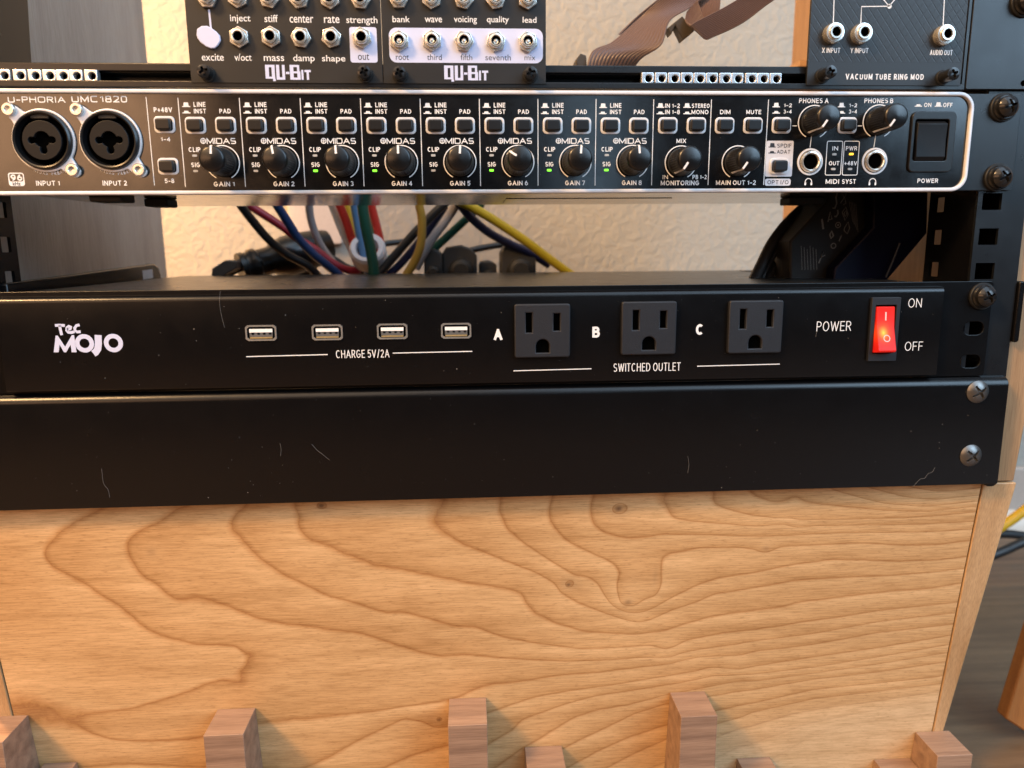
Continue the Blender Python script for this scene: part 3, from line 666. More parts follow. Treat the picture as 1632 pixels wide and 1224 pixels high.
# maker's logo
mb = MB()
def L2(px, py): q = P(px, py, FYF); return (q[0], q[2])
def cr8(px, py): return L2(px/4.08, 430+py/4.08)
for pl in ([(358, 362), (385, 360), (422, 362)], [(388, 362), (392, 385), (402, 425)], [(436, 388), (458, 384), (462, 372), (448, 366), (436, 376), (434, 394), (444, 406), (462, 408), (485, 402)], [(518, 358), (498, 362), (486, 378), (488, 395), (502, 404), (525, 402)]):
    stroke(mb, [cr8(*p) for p in pl], 1.25, IY)
m_ = [(350, 536), (362, 428), (376, 428), (424, 500), (468, 424), (482, 424), (498, 536), (466, 536), (460, 486), (430, 536), (416, 536), (388, 486), (382, 536)]
vs = [cr8(*p) for p in m_]
mb.add([(x, IY, z) for x, z in vs], [(0, 1, 11, 12), (1, 2, 10, 11), (2, 3, 9, 10), (3, 4, 8, 9)[:4], (4, 5, 7, 8), (5, 6, 7)])
for cx, cy in ((550, 478), (738, 476)):
    c0 = cr8(cx, cy); rr = abs(cr8(cx+62, cy)[0]-c0[0]); ringsheet(mb, c0[0], c0[1], rr*0.52, rr, IY)
stroke(mb, [cr8(*p) for p in [(638, 424), (640, 480), (636, 515), (622, 536), (608, 545)]], 3.1, IY)
obj('maker_logo', mb, M['lilac'], pd)
def ftext(parent, name, items, mat=M['ink'], plane=FYF, lines=(), wd=0.42):
    mb = MB()
    for s, l, r, t, b, bold, sp in items: ptext(mb, s, l, r, t, b, plane-0.06, bold, sp, plane)
    for pts in lines: stroke(mb, [(P(a, c, plane)[0], P(a, c, plane)[2]) for a, c in pts], wd, plane-0.06)
    return obj(name, mb, mat, parent)
ftext(pd, 'charge_lettering', [('CHARGE 5V/2A', 535.5, 620.5, 557.5, 570.2, -0.006, 1)], lines=[[(392.6, 568.4), (522.3, 565)], [(626, 562.7), (752.7, 559.9)]])
ftext(pd, 'outlet_lettering', [('SWITCHED OUTLET', 977.7, 1084.6, 578.4, 591.6, -0.006, 1), ('A', 786.9, 800.6, 524.4, 542, 0.035, 1), ('B', 944, 956, 520.5, 538, 0.035, 1), ('C', 1109, 1121.4, 516.5, 533.6, 0.035, 1)],
      lines=[[(818.4, 591), (942.5, 587.6)], [(1111, 583.6), (1242.7, 580.2)]])
ftext(pd, 'power_lettering', [('POWER', 1301.5, 1356.5, 512, 527.6, -0.010, 1), ])
ftext(pd, 'switch_lettering', [('ON', 1447.6, 1469, 475.5, 490, -0.010, 1), ('OFF', 1442, 1470.7, 544.5, 558.8, -0.010, 1)])
# charging ports
q0, q1 = P(391.5, 531, FYF), P(441, 531, FYF); zt, zb = P(416, 518, FYF)[2], P(416, 543, FYF)[2]
W, H = q1[0]-q0[0], zt-zb; cx, cz = (q0[0]+q1[0])/2, (zt+zb)/2
ch = 1.1
def oct_(w_, h_): return [(cx-w_/2+ch, cz-h_/2), (cx+w_/2-ch, cz-h_/2), (cx+w_/2, cz-h_/2+ch*.8), (cx+w_/2, cz+h_/2-ch*.8), (cx+w_/2-ch, cz+h_/2), (cx-w_/2+ch, cz+h_/2), (cx-w_/2, cz+h_/2-ch*.8), (cx-w_/2, cz-h_/2+ch*.8)]
port = obj('usb_port', plate([oct_(W, H), oct_(W-1.5, H-1.5)[::-1]], FYF-0.55, FYF+3), M['nickel'], pd, at=(cx, FYF, cz))
obj('port_recess', MB().sheet(oct_(W-1.2, H-1.2), FYF-0.05), M['void'], port)
obj('port_tongue', MB().box(cx-W*.37, cx+W*.37, FYF-0.45, FYF+2, cz+0.25, cz+1.85), M['usbwhite'], port)
cm = MB().box(cx-W*.37, cx+W*.37, FYF-0.25, FYF+2, cz-1.75, cz+0.15)
cm2 = MB().box(cx-W*.36, cx+W*.36, FYF-0.5, FYF, cz-2.55, cz-1.85)
obj('port_core', cm, M['usbin'], port); obj('port_spring', cm2, pm('brass_spring', (0.75, 0.58, 0.28), .3, .7), port)
pn = MB()
for k in range(4): pn.box(cx-W*.30+k*W*.185, cx-W*.30+k*W*.185+1.0, FYF-0.36, FYF, cz-0.75, cz+0.2)
obj('port_contacts', pn, M['void'], port)
for mid, yy in ((521.8, 529.5), (625.3, 528), (727, 527)):
    copy_part(port, (P(mid, yy, FYF)[0]-cx, 0, P(mid, yy, FYF)[2]-P(416, 530.5, FYF)[2]), pd)
# outlets
a, b = P(820, 527, FYF-2.2), P(909, 527, FYF-2.2); x0, x1 = a[0], b[0]; z1, z0 = P(864, 484.5, FYF-2.2)[2], P(864, 570, FYF-2.2)[2]
cx, cz = (x0+x1)/2, (z0+z1)/2; w2, h2 = (x1-x0)/2, (z1-z0)/2
def osl(u0, u1, v0, v1): return [(x0+(x1-x0)*u0, z1+(z0-z1)*v1), (x0+(x1-x0)*u1, z1+(z0-z1)*v1), (x0+(x1-x0)*u1, z1+(z0-z1)*v0), (x0+(x1-x0)*u0, z1+(z0-z1)*v0)]
dx, dz = x0+(x1-x0)*.505, z1+(z0-z1)*.79; gr = 3.1
gnd = [(dx-gr, dz-3.0), (dx+gr, dz-3.0)]+[(dx+gr*math.cos(math.radians(t)), dz+0.2+gr*math.sin(math.radians(t))) for t in range(0, 181, 20)]
outl = obj('outlet', plate([rrect(x0, x1, z0, z1, 1.2, 3), osl(.205, .315, .16, .53)[::-1], osl(.700, .815, .18, .50)[::-1], gnd[::-1]], FYF-2.2, FYF+2, 0.55), M['outlet'], pd, at=(cx, FYF, cz))
obj('outlet_cavity', MB().box(x0+1, x1-1, FYF-0.25, FYF-0.08, z0+1, z1-1), M['void'], outl)
for px, py in ((1034.5, 523), (1204.5, 521)):
    q = P(px, py, FYF-2.2); copy_part(outl, (q[0]-cx, 0, q[2]-P(864.5, 527.2, FYF-2.2)[2]), pd)
# lit rocker switch
a, b = P(1386.8, 525, FYF-1.6), P(1432.5, 525, FYF-1.6); z1, z0 = P(1412, 474, FYF-1.6)[2], P(1406, 575.5, FYF-1.6)[2]
sw = obj('rocker_switch', plate([rrect(a[0], b[0], z0, z1, 0.5, 2), rrect(a[0]+2.0, b[0]-2.0, z0+3.6, z1-3.6, 0.3, 2)[::-1]], FYF-1.6, FYF+1, 0.2), M['outlet'], pd, at=((a[0]+b[0])/2, FYF, (z0+z1)/2))
obj('switch_well', MB().box(a[0]+1.8, b[0]-1.8, FYF-0.20, FYF-0.06, z0+3.4, z1-3.4), M['void'], sw)
xa, xb, za, zb = a[0]+2.6, b[0]-2.6, z0+4.3, z1-4.3; zm = (za+zb)/2
prof = [(FYF-0.3, zb), (FYF-1.3, zb-0.2), (FYF-2.3, zm+1), (FYF-5.6, za+1.4), (FYF-5.2, za+0.5), (FYF-0.3, za-0.3)]
n = len(prof); mb = MB().add([(x, y, z) for x in (xa, xb) for y, z in prof], [tuple(range(n)), tuple(range(2*n-1, n-1, -1))]+[(i, n+i, n+(i+1) % n, (i+1) % n) for i in range(n)])
rk = obj('lit_rocker', mb, M['rocker'], sw, at=((xa+xb)/2, FYF-3, zm), bevel=0.3)
xm = (xa+xb)/2
def on_rock(v):  # front of rocker at height fraction v (0 bottom, 1 top)
    z = za+(zb-za)*v; zs = [zb-0.2, zm+1, za+1.4]; ys = [FYF-1.3, FYF-2.3, FYF-5.6]
    return (np.interp(-z, [-t for t in zs], ys), z)
mb = MB(); y1_, z1_ = on_rock(.88); y2_, z2_ = on_rock(.70)
mb.add([(xm-.35, y1_-.08, z1_), (xm+.35, y1_-.08, z1_), (xm+.35, y2_-.08, z2_), (xm-.35, y2_-.08, z2_)], [(0, 1, 2, 3)])
vs = []
for i in range(25):
    t = 2*math.pi*i/24
    for r in (1.25, 1.65):
        v = (zm-4.0+r*math.sin(t)-za)/(zb-za); yy, zz = on_rock(v); vs.append((xm+0.2+r*math.cos(t), yy-.08, zz))
mb.add(vs, [(2*i, 2*i+1, 2*i+3, 2*i+2) for i in range(24)])
obj('rocker_marks', mb, pm('pink_white_mark', (0.9, 0.55, 0.5), 0.5), sw)
rack_screw(pd, 232.6, -94.0, 0.0, 0.5)

# ================================================================== AUDIO INTERFACE
au = thing('audio_interface', 'black and silver audio interface with two microphone sockets, twelve knobs and many square buttons', 'audio interface', (XC, 0, -45))
BX0, BX1, BZ0, BZ1 = -230.5, 218.6, -44.7, -0.3
obj('faceplate', MB().prism(rrect(BX0+1, BX1-1, BZ0+1, BZ1-1, 5.5, 8), 0.0, 2.2), M['face'], au)
obj('rack_ear', plate([rrect(-253, 242.3, -44.2, -0.8, 1.5)], 0.4, 2.0, 0.2), M['ear'], au)
obj('silver_bezel', plate([rrect(BX0, BX1, BZ0, BZ1, 7.5, 10), rrect(BX0+1.75, BX1-1.75, BZ0+1.75, BZ1-1.75, 5.8, 10)[::-1]], -1.5, 2.0, 0.55), M['silver'], au)
ch_ = obj('chassis', MB().box(-219, 209, 2.2, 118, -43.2, -1.8), M['steel'], au, bevel=0.5)
obj('bottom_seam', MB().box(5, 95, 60, 100, -43.5, -43.22), M['steel'], au)
for l, r, y0 in ((-185, -170.5, 4), (-178, -166.5, 45), (158.5, 178, 55)):
    obj('rubber_foot', MB().box(l, r, y0, y0+14, -47.2, -43.25), M['rubber'], au, bevel=0.8)
IYA = -0.06
DX, X0D = 26.2054, -140.676
def dxy(px, py, k=3): q = P(px, py); return q[0]-(X0D+k*DX), q[2]       # offset of a photo point from the divider of channel k
ink = lambda items, lines=(), wd=0.34, name='lettering', mat=M['ink']: ftext(au, name, items, mat, 0.0, lines, wd)
mb = MB()
for s_, l, r, t, b in (('U-PHORIA', 12.5, 104, 153.8, 163.6), ('UMC1820', 114, 202.5, 152.6, 163.2)):
    pen_text(mb, s_, P(l, (t+b)/2)[0], P(r, (t+b)/2)[0], P((l+r)/2, b)[2], P((l+r)/2, t)[2], IYA, .17, 1.0, 2.2)
obj('model_lettering', mb, M['ink'], au)
ink([('INPUT 1', 57.5, 95.5, 288, 296, .02, 1)], name='input_lettering'); ink([('INPUT 2', 163.5, 202.5, 287.8, 295.8, .02, 1)], name='input_lettering')
for cx_, cy_ in ((75.5, 250), (182, 250)):                              # curved line of small capitals under each socket
    mb = MB(); s_ = 'MIDAS PREAMP'; q = P(cx_, 224)
    for i, chh in enumerate(s_):
        if chh == ' ': continue
        t = math.radians(-90+(i-5.5)*4.6); rr = 15.4
        V, Fs = glyphs(chh, 0.02); hx, hz = (0.26 if chh == 'I' else 0.85), 1.5
        c_, s2 = math.cos(t+math.pi/2), math.sin(t+math.pi/2); o_ = np.array((q[0]+rr*math.cos(t), q[2]+1.6+rr*math.sin(t)))
        mb.add([(o_[0]+((u-.5)*hx)*c_-((v-.5)*hz)*s2, IYA, o_[1]+((u-.5)*hx)*s2+((v-.5)*hz)*c_) for u, v in V], Fs)
    obj('preamp_lettering', mb, M['ink'], au)
# sample-rate badge
mb = MB(); a, b = P(13.5, 286), P(39, 286); zt, zb_ = P(26, 275.2)[2], P(26, 296.5)[2]; zmid = P(26, 289.3)[2]
pl = plate([rrect(a[0], b[0], zb_, zt, 1.1), rrect(a[0]+.5, b[0]-.5, zmid, zt-.5, .7)[::-1]], -0.05, -0.04); mb.add(pl.v, pl.f)
ptext(mb, '96', 17, 35.5, 278, 288.2, -0.06, 0.035); obj('rate_badge', mb, M['ink'], au)
mb = MB(); ptext(mb, 'kHz', 20.5, 33, 290, 295.6, -0.09, 0.02); obj('badge_lettering', mb, M['blackink'], au)
ink([('P+48V', 245, 274.4, 171, 179, .022, 1), ('1-4', 256, 271.5, 218.5, 225.5, .022, 1), ('5-8', 262.5, 277.8, 284.6, 291.8, .022, 1)], [[(232.8, 154.5), (246.3, 295.4)]], name='phantom_lettering')

def icon(mb, px, py, up, y=IYA):
    q = P(px, py); w_, h_ = (1.05, 1.55) if up else (0.95, 0.7)
    mb.rect(q[0]-1.75, q[0]+1.75, q[2], q[2]+.38, y); mb.sheet([(q[0]-w_-.1, q[2]+.38), (q[0]+w_+.1, q[2]+.38), (q[0]+w_-.15, q[2]+.38+h_), (q[0]-w_+.15, q[2]+.38+h_)], y)
def push_button(px, py, w_=8.3, h_=6.6, framemat=M['silver']):
    q = P(px, py); x, z = q[0], q[2]
    o = obj('push_button', MB().prism(rrect(x-w_/2+1.0, x+w_/2-1.0, z-h_/2+1.0, z+h_/2-1.0, 0.8, 4), -3.0, 0.2), M['button'], au, at=(x, 0, z), bevel=0.5, segs=3)
    obj('button_frame', plate([rrect(x-w_/2-.3, x+w_/2+.3, z-h_/2-.3, z+h_/2+.3, 1.8), rrect(x-w_/2+.75, x+w_/2-.75, z-h_/2+.75, z+h_/2-.75, 1.0)[::-1]], -0.55, 0.1, 0.22), framemat, o)
    return o
pb = push_button(600.1, 200.4)
def btn(px, py):
    q = P(px, py); copy_part(pb, (q[0]-ORG[pb][0], 0, q[2]-ORG[pb][2]), au)
btn(647, 200.6); btn(262.7, 199); btn(268.5, 265.3)

def make_knob(px, py):
    q = P(px, py); x, z = q[0], q[2]
    fl = lambda i, y: (0.0 if i % 2 else -0.50) if -12.3 < y < -3.2 else 0
    prof = [(6.2, 0), (6.25, -1.6), (5.95, -2.6), (5.9, -3.4), (5.55, -12.2), (5.45, -12.8), (5.42, -14.2), (5.1, -14.9), (4.4, -15.25), (0.01, -15.5)]
    k = obj('knob', MB().lathe(prof, x, z, 0, 72, fl), M['plastic'], au, at=(x, 0, z), sharp=50)
    p = MB().hexa([(x-.45, -15.56, z+1.9), (x+.45, -15.56, z+1.9), (x+.45, -15.22, z+5.25), (x-.45, -15.22, z+5.25)], [(x-.42, -14.6, z+2.3), (x+.42, -14.6, z+2.3), (x+.42, -14.0, z+4.6), (x-.42, -14.0, z+4.6)])
    p.hexa([(x-.42, -15.2, z+5.2), (x+.42, -15.2, z+5.2), (x+.42, -13.6, z+5.72), (x-.42, -13.6, z+5.72)], [(x-.42, -2.4, z+6.15), (x+.42, -2.4, z+6.15), (x+.42, -2.4, z+5.4), (x-.42, -2.4, z+5.4)])
    obj('pointer', p, M['ink'], k)
    return k
KX, KY = 639.8, 258.6
kn0 = make_knob(KX, KY); kz = ORG[kn0][2]
led_t = None
def led(x, z, m):
    me = {M['ledoff']: 'status_light', M['ledgreen']: 'lit_status_light', M['ledamber']: 'lit_status_light'}[m]
    return obj(me, MB().prism(rrect(x-1.0, x+1.0, z-.48, z+.48, .35, 3), -0.35, 0.1), m, au, at=(x, 0, z))
ang = [2, -9, -3, 0, 4, -57, 5, -5]
sig = [0, 0, 1, 1, 0, 1, 1, 1]
for k in range(8):
    xd = X0D+k*DX; sh = k-3
    mb = MB()
    def T_(s, l, r, t, b, bold=.02):
        a_, b_ = dxy(l, (t+b)/2)[0], dxy(r, (t+b)/2)[0]; text(mb, s, xd+a_, xd+b_, dxy((l+r)/2, b)[1], dxy((l+r)/2, t)[1], IYA, bold)
    T_('LINE', 598, 616.8, 163.3, 171); T_('INST', 598.3, 617.2, 174, 181.3); T_('PAD', 637.8, 655.4, 174, 181.3)
    T_('CLIP', 587.6, 606, 234.4, 242); T_('SIG', 590.6, 604.2, 258.5, 266); T_('GAIN %d' % (k+1), 624.3, 657, 288.6, 296.2, .02)
    for yy, up in ((171.2, 1), (181.2, 0)):
        ox = dxy(586.6, yy)[0]; zq = dxy(586.6, yy)[1]; w_, h_ = (1.05, 1.55) if up else (0.95, 0.7)
        mb.rect(xd+ox-1.75, xd+ox+1.75, zq, zq+.38, IYA); mb.sheet([(xd+ox-w_-.1, zq+.38), (xd+ox+w_+.1, zq+.38), (xd+ox+w_-.15, zq+.38+h_), (xd+ox-w_+.15, zq+.38+h_)], IYA)
    stroke(mb, [(xd, -3.7), (xd, -41.3)], 0.34, IYA)
    kx = dxy(KX, KY)[0]+xd
    ringsheet(mb, kx, kz, 7.05, 7.5, IYA, -63, 243)
    obj('channel_lettering', mb, M['ink'], au)
    mb = MB()
    pen_text(mb, 'MIDAS', xd+dxy(616, 225)[0], xd+dxy(661.5, 225)[0], dxy(640, 229.3)[1], dxy(640, 220)[1], IYA, .16, .5, 2.5)
    cx_ = xd+dxy(610.7, 224.5)[0]; cz_ = dxy(610.7, 224.5)[1]
    ringsheet(mb, cx_, cz_, .85, 1.25, IYA); mb.rect(cx_-.16, cx_+.16, cz_-.8, cz_+.8, IYA); mb.rect(cx_-.8, cx_-.2, cz_-.15, cz_+.15, IYA); mb.rect(cx_+.2, cx_+.8, cz_-.15, cz_+.15, IYA)
    obj('preamp_logo', mb, M['ink'], au)
    led(xd+dxy(596.8, 247.8)[0], dxy(596.8, 247.8)[1], M['ledoff'])
    led(xd+dxy(597.4, 272)[0], dxy(597.4, 272)[1], M['ledgreen'] if sig[k] else M['ledoff'])
    if k != 3:
        kk = copy_part(kn0, (sh*DX, 0, 0), au)
        copy_part(pb, (sh*DX, 0, 0), au); copy_part(pb, (dxy(647, 200.6)[0]-dxy(600.1, 200.4)[0]+sh*DX, 0, 0), au)
    else: kk = kn0
    kk.rotation_euler = (0, math.radians(ang[k]), 0)
# monitoring, main out, phones
def arc(mb, px, py):
    q = P(px, py); ringsheet(mb, q[0], q[2], 7.05, 7.5, IYA, -63, 243)
def knob_at(px, py, a_):
    q = P(px, py); kk = copy_part(kn0, (q[0]-ORG[kn0][0], 0, q[2]-kz), au); kk.rotation_euler = (0, math.radians(a_), 0)
for px, py in ((1085, 258.8), (1175.5, 258.6), (1297, 194.5), (1400, 193.5)): knob_at(px, py, -147)
mb = MB(); arc(mb, 1085, 258.8)
for s_, l, r, t, b in (('IN 1-2', 1060, 1083.5, 165, 172), ('IN 1-8', 1060, 1083.5, 175, 182), ('STEREO', 1102.5, 1131, 165.2, 172), ('MONO', 1102, 1129, 175.2, 182), ('MIX', 1078, 1093.5, 221, 228), ('IN', 1056, 1064.6, 279, 285.6), ('PB 1-2', 1103.6, 1126.3, 278.6, 285.6), ('MONITORING', 1053, 1114.2, 287.8, 295.4)):
    ptext(mb, s_, l, r, t, b, IYA, .02)
stroke(mb, [(X0D+8*DX, -3.7), (X0D+8*DX, -41.3)], .34, IYA)
for px in (1052.5, 1095): icon(mb, px, 171.8, 1); icon(mb, px, 182, 0)
obj('monitoring_lettering', mb, M['ink'], au)
mb = MB(); arc(mb, 1175.5, 258.6)
for s_, l, r, t, b in (('DIM', 1147.5, 1164, 175, 182), ('MUTE', 1189.3, 1213.2, 175, 182), ('MAIN OUT 1-2', 1141, 1204.5, 287.4, 294.8)): ptext(mb, s_, l, r, t, b, IYA, .02)
stroke(mb, [(P(1133.9, 158.5)[0], -3.7), (P(1128.3, 294.5)[0], -41.3)], .34, IYA); stroke(mb, [(P(1224.9, 158.5)[0], -3.7), (P(1217, 293.6)[0], -41.3)], .34, IYA)
obj('output_lettering', mb, M['ink'], au)
for px in (1064, 1109.5, 1154.5, 1199.5): btn(px, 200.3)
for px in (1245, 1349.8): btn(px, 200.0)
mb = MB()
for i, (cx_, tx, ax) in enumerate(((1297, (1273.5, 1320.5), 1240), (1400, (1377.6, 1423.6), 1342))):
    arc(mb, cx_, 194.5 if i == 0 else 193.5); ptext(mb, 'PHONES '+'AB'[i], tx[0], tx[1], 156.4, 164.4, IYA, .02)
    o_ = 0 if i == 0 else 104
    ptext(mb, '1-2', 1249+o_, 1262+o_, 164.8, 171, IYA, .02); ptext(mb, '3-4', 1248.5+o_, 1261.8+o_, 174.8, 181, IYA, .02)
    icon(mb, 1237+o_, 171, 1); icon(mb, 1237+o_, 181, 0)
    stroke(mb, [(P(1262.5+o_*1.0, 200.6)[0], P(1262, 200.6)[2]), (P(1270+o_*1.0, 200.6)[0], P(1262, 200.6)[2])], .34, IYA)
    q = P((1292.5, 1394.5)[i], 215); stroke(mb, [(q[0]+.3, q[2]+.2), (q[0]-.1, P(1291, 235)[2])], .34, IYA)
    hx = P((1288.3, 1390.5)[i], 290); ringsheet(mb, hx[0], hx[2], 1.35, 1.75, IYA, -10, 190, 20)
    for s in (-1, 1): mb.sheet(rrect(hx[0]+s*1.45-.42, hx[0]+s*1.45+.42, hx[2]-1.5, hx[2]-.1, .3, 3), IYA)
obj('phones_lettering', mb, M['ink'], au)
# optical badge
mb = MB()
a, b = P(1220.5, 252), P(1263.5, 252)
mb.sheet(rrect(a[0], b[0], P(1242, 281.5)[2], P(1242, 224.3)[2], .7, 4), -0.04); mb.sheet(rrect(P(1219, 290)[0], P(1260, 290)[0], P(1240, 296)[2], P(1240, 284.7)[2], 1.0, 4), -0.04)
obj('optical_badge', mb, pm('pale_grey_print', (0.60, 0.61, 0.66), 0.5), au)
mb = MB(); ptext(mb, 'SPDIF', 1238.5, 1261.3, 229, 235.4, -0.09, .012); ptext(mb, 'ADAT', 1238, 1259.3, 239, 245, -0.09, .012); ptext(mb, 'OPT I/O', 1223, 1256.5, 287.2, 293.6, -0.09, .012)
icon(mb, 1230.6, 235, 1, -0.09); icon(mb, 1230.2, 244.6, 0, -0.09); obj('badge_lettering', mb, M['blackink'], au)
btn(1241.2, 265.0)
# headphone sockets
def phone_jack(px, py):
    q = P(px, py); x, z = q[0], q[2]
    o = obj('headphone_socket', MB().lathe([(4.9, 0.1), (4.9, -0.9), (4.6, -1.3), (4.0, -1.5), (3.55, -1.2), (3.35, -0.2), (3.3, 1.5)], x, z), M['nickel'], au, at=(x, 0, z))
    obj('socket_bore', MB().lathe([(3.33, -0.5), (3.2, -0.06), (0.01, -0.06)], x, z), M['void'], o)
    obj('socket_ring', MB().lathe([(5.2, 0.1), (5.2, -.35), (6.0, -.35), (6.1, 0.1)], x, z), M['silver'], o)
    return o
ph = phone_jack(1290.8, 258); q = P(1393.6, 257); copy_part(ph, (q[0]-ORG[ph][0], 0, q[2]-ORG[ph][2]), au)
# status boxes
mb = MB()
for l, r in ((1317, 1343), (1344.2, 1369.6)):
    x0_, x1_, z0_, z1_ = P(l-.8, 252)[0], P(r-1.2, 252)[0], P(l, 279.6)[2], P(l, 224.4)[2]
    pl = plate([rrect(x0_, x1_, z0_, z1_, .8, 4), rrect(x0_+.34, x1_-.34, z0_+.34, z1_-.34, .5, 4)[::-1]], -0.06, -0.05); mb.add(pl.v, pl.f)
for s_, l, r, t, b in (('IN', 1326.5, 1335.6, 233, 239.8), ('OUT', 1321, 1337.6, 256.8, 263.6), ('PWR', 1348, 1366, 233, 239.8), ('+48V', 1345.6, 1365.8, 256.8, 263.6), ('MIDI', 1315.8, 1337.2, 285.6, 293), ('SYST', 1341.8, 1364, 285.6, 293)): ptext(mb, s_, l, r, t, b, IYA, .02)
obj('status_lettering', mb, M['ink'], au)
for px, py, m in ((1329.4, 246, 'ledoff'), (1327.7, 269.5, 'ledoff'), (1356.5, 245.6, 'ledamber'), (1354.3, 269.4, 'ledoff')):
    q = P(px, py); led(q[0], q[2], M[m])
# power switch
a, b = P(1449, 225), P(1519, 225); z1, z0 = P(1486, 178)[2], P(1481, 274.5)[2]
ps = obj('power_switch', plate([rrect(a[0], b[0], z0, z1, 2.6, 6), rrect(a[0]+1.7, b[0]-3.4, z0+5.0, z1-3.6, 1.0, 4)[::-1]], -1.2, 0.3, 0.35), M['plastic'], au, at=((a[0]+b[0])/2, 0, (z0+z1)/2))
xl, xr = a[0]+2.3, b[0]-4.6; zt_, zb_ = z1-5.6, z0+6.6; zm_ = (zt_+zb_)/2
prof = [(0.2, zt_+1.6), (-2.3, zt_), (-1.9, zm_), (-2.4, zb_+0.2), (-0.9, zb_-2.0), (0.2, zb_-2.2)]; n = len(prof)
obj('rocker', MB().add([(x, y, z) for x in (xl, xr) for y, z in prof], [tuple(range(n)), tuple(range(2*n-1, n-1, -1))]+[(i, n+i, n+(i+1) % n, (i+1) % n) for i in range(n)]), M['dull'], ps, bevel=0.35)
obj('switch_well', MB().rect(a[0]+1.5, b[0]-3, z0+4.8, z1-3.4, -0.04), M['void'], ps)
mb = MB(); ptext(mb, 'POWER', 1462, 1495, 284.4, 291.6, IYA, .02); obj('power_lettering', mb, M['ink'], au); mb = MB(); ptext(mb, 'ON', 1472.6, 1484.2, 163.8, 170.6, IYA, .02); ptext(mb, 'OFF', 1503, 1518, 163.8, 170.8, IYA, .02)
icon(mb, 1463.5, 170, 0); icon(mb, 1495.2, 170, 1); obj('switch_lettering', mb, M['ink'], au)
# combo microphone sockets
def mic_socket(px, py):
    q = P(px, py); x, z = q[0], q[2]
    lug = lambda ax, az, r: circ(ax, az, r, 24)
    R0 = 13.25
    out = []                                            # flange outline: circle with two lugs along the diagonal
    for i in range(120):
        t = 2*math.pi*i/120; best = R0
        for lx, lz, lr in ((-12.3, 12.5, 2.7), (11.5, -12.9, 2.7)):
            for fr in (1.0, .85, .7):
                cxx, czz, rr = lx*fr, lz*fr, lr+(1-fr)*3
                bq = cxx*math.cos(t)+czz*math.sin(t); disc = bq*bq-(cxx*cxx+czz*czz-rr*rr)
                if disc > 0: best = max(best, bq+math.sqrt(disc))
        out.append((x+best*math.cos(t), z+best*math.sin(t)))
    o = obj('microphone_socket', plate([out, circ(x, z, 12.2, 60)[::-1]], -1.3, 0.1, 0.35), M['silver'], au, at=(x, 0, z))
    obj('socket_collar', MB().lathe([(12.3, 0), (12.5, -1.2), (12.2, -2.6), (11.5, -3.2), (10.9, -3.0), (10.4, -1.0), (10.2, 0.2), (9.0, 0.2)], x, z, 0, 72), M['plastic'], o)
    obj('socket_gap', MB().lathe([(10.3, 0.05), (0.01, 0.05)], x, z, -0.1, 48), M['void'], o)
    cxx, czz = x-0.2, z; hole = []
    for i in range(96):
        t = 2*math.pi*i/96; best = 3.3
        for lx, lz, lr in ((-4.3, -.4, 1.45), (4.3, -.3, 1.45), (0.3, -4.6, 1.5)):
            bq = lx*math.cos(t)+lz*math.sin(t); disc = bq*bq-(lx*lx+lz*lz-lr*lr)
            if disc > 0 and bq > 0: best = max(best, bq+math.sqrt(disc))
        hole.append((cxx+best*math.cos(t), czz+.4+best*math.sin(t)))
    obj('socket_insert', plate([circ(cxx, czz, 8.3, 72), hole[::-1]], -2.0, -0.3, 0.25), M['dull'], o)
    obj('release_tab', MB().prism(rrect(x-4.0, x+4.0, z+8.8, z+11.6, .6, 3), -2.2, 0), M['rubber'], o, bevel=0.4)
    for lx, lz in ((-12.4, 12.7), (11.3, -12.4)):
        s = obj('socket_screw', MB().lathe([(2.7, 0), (2.7, -1.7), (2.35, -2.1), (1.5, -2.1), (1.35, -1.4), (.01, -1.2)], x+lx, z+lz, -1.0, 32), M['nickel'], o, at=(x+lx, -1, z+lz))
    return o
ms = mic_socket(71.5, 224.5); q = P(178.0, 224.5); copy_part(ms, (q[0]-ORG[ms][0], 0, q[2]-ORG[ms][2]), au)
rack_screw(au, 233.4, -6.9, 0.4, 0.35); rack_screw(au, 234.2, -38.3, 0.4, 0.55)

# ================================================================== MODULE RAIL FRAME
fr = thing('module_rail', 'black module rail above the audio interface with loose silver nuts in its slot', 'rail', (XC, 5, 0.7))
rl = MB().box(-226, 213, -1.2, 9, 0.5, 3.1).box(-226, 213, 4.0, 12, 7.4, 10.6).box(-226, 213, 12, 14, 0.5, 10.6)
obj('rail_bar', rl, M['ear'], fr, bevel=0.3)
obj('rail_lip', MB().box(-226, 213, 1.6, 3.9, 7.6, 10.9), M['ear'], fr, bevel=0.35)
ep = obj('rail_ear', plate([rrect(213.8, 262, 0.9, 180, 1.0)]+[circ(241.4, 3.6, 1.2, 16)[::-1]], -0.6, 1.2, 0.3), M['ear'], fr)
obj('ear_fold', MB().box(211.6, 213.6, -0.4, 60, 0.9, 180), M['plastic'], fr, bevel=0.4)
rack_screw(fr, 237.2, 38.2, -0.6, 0.9)
obj('side_plate', MB().hexa([(-228.2, 0, 0.5), (-226.2, 0, 0.5), (-226.2, 0, 180), (-228.2, 0, 180)], [(-228.2, 46, 0.5), (-226.2, 46, 0.5), (-226.2, 65, 180), (-228.2, 65, 180)]), M['powder'], fr)
def slide_nut(x):
    z0_, z1_ = 3.15, 7.2; zc = (z0_+z1_)/2
    o = obj('sliding_nut', plate([rrect(x-2.75, x+2.75, z0_, z1_+.6, .5, 3), circ(x+.5, zc, 1.55, 20)[::-1]], 0.2, 3.4, 0.3), M['zinc'], fr, at=(x, 3, zc))
    obj('nut_hole', MB().lathe([(1.6, 3.0), (.01, 3.0)], x+.5, zc, 0, 20), M['void'], o)
    return o
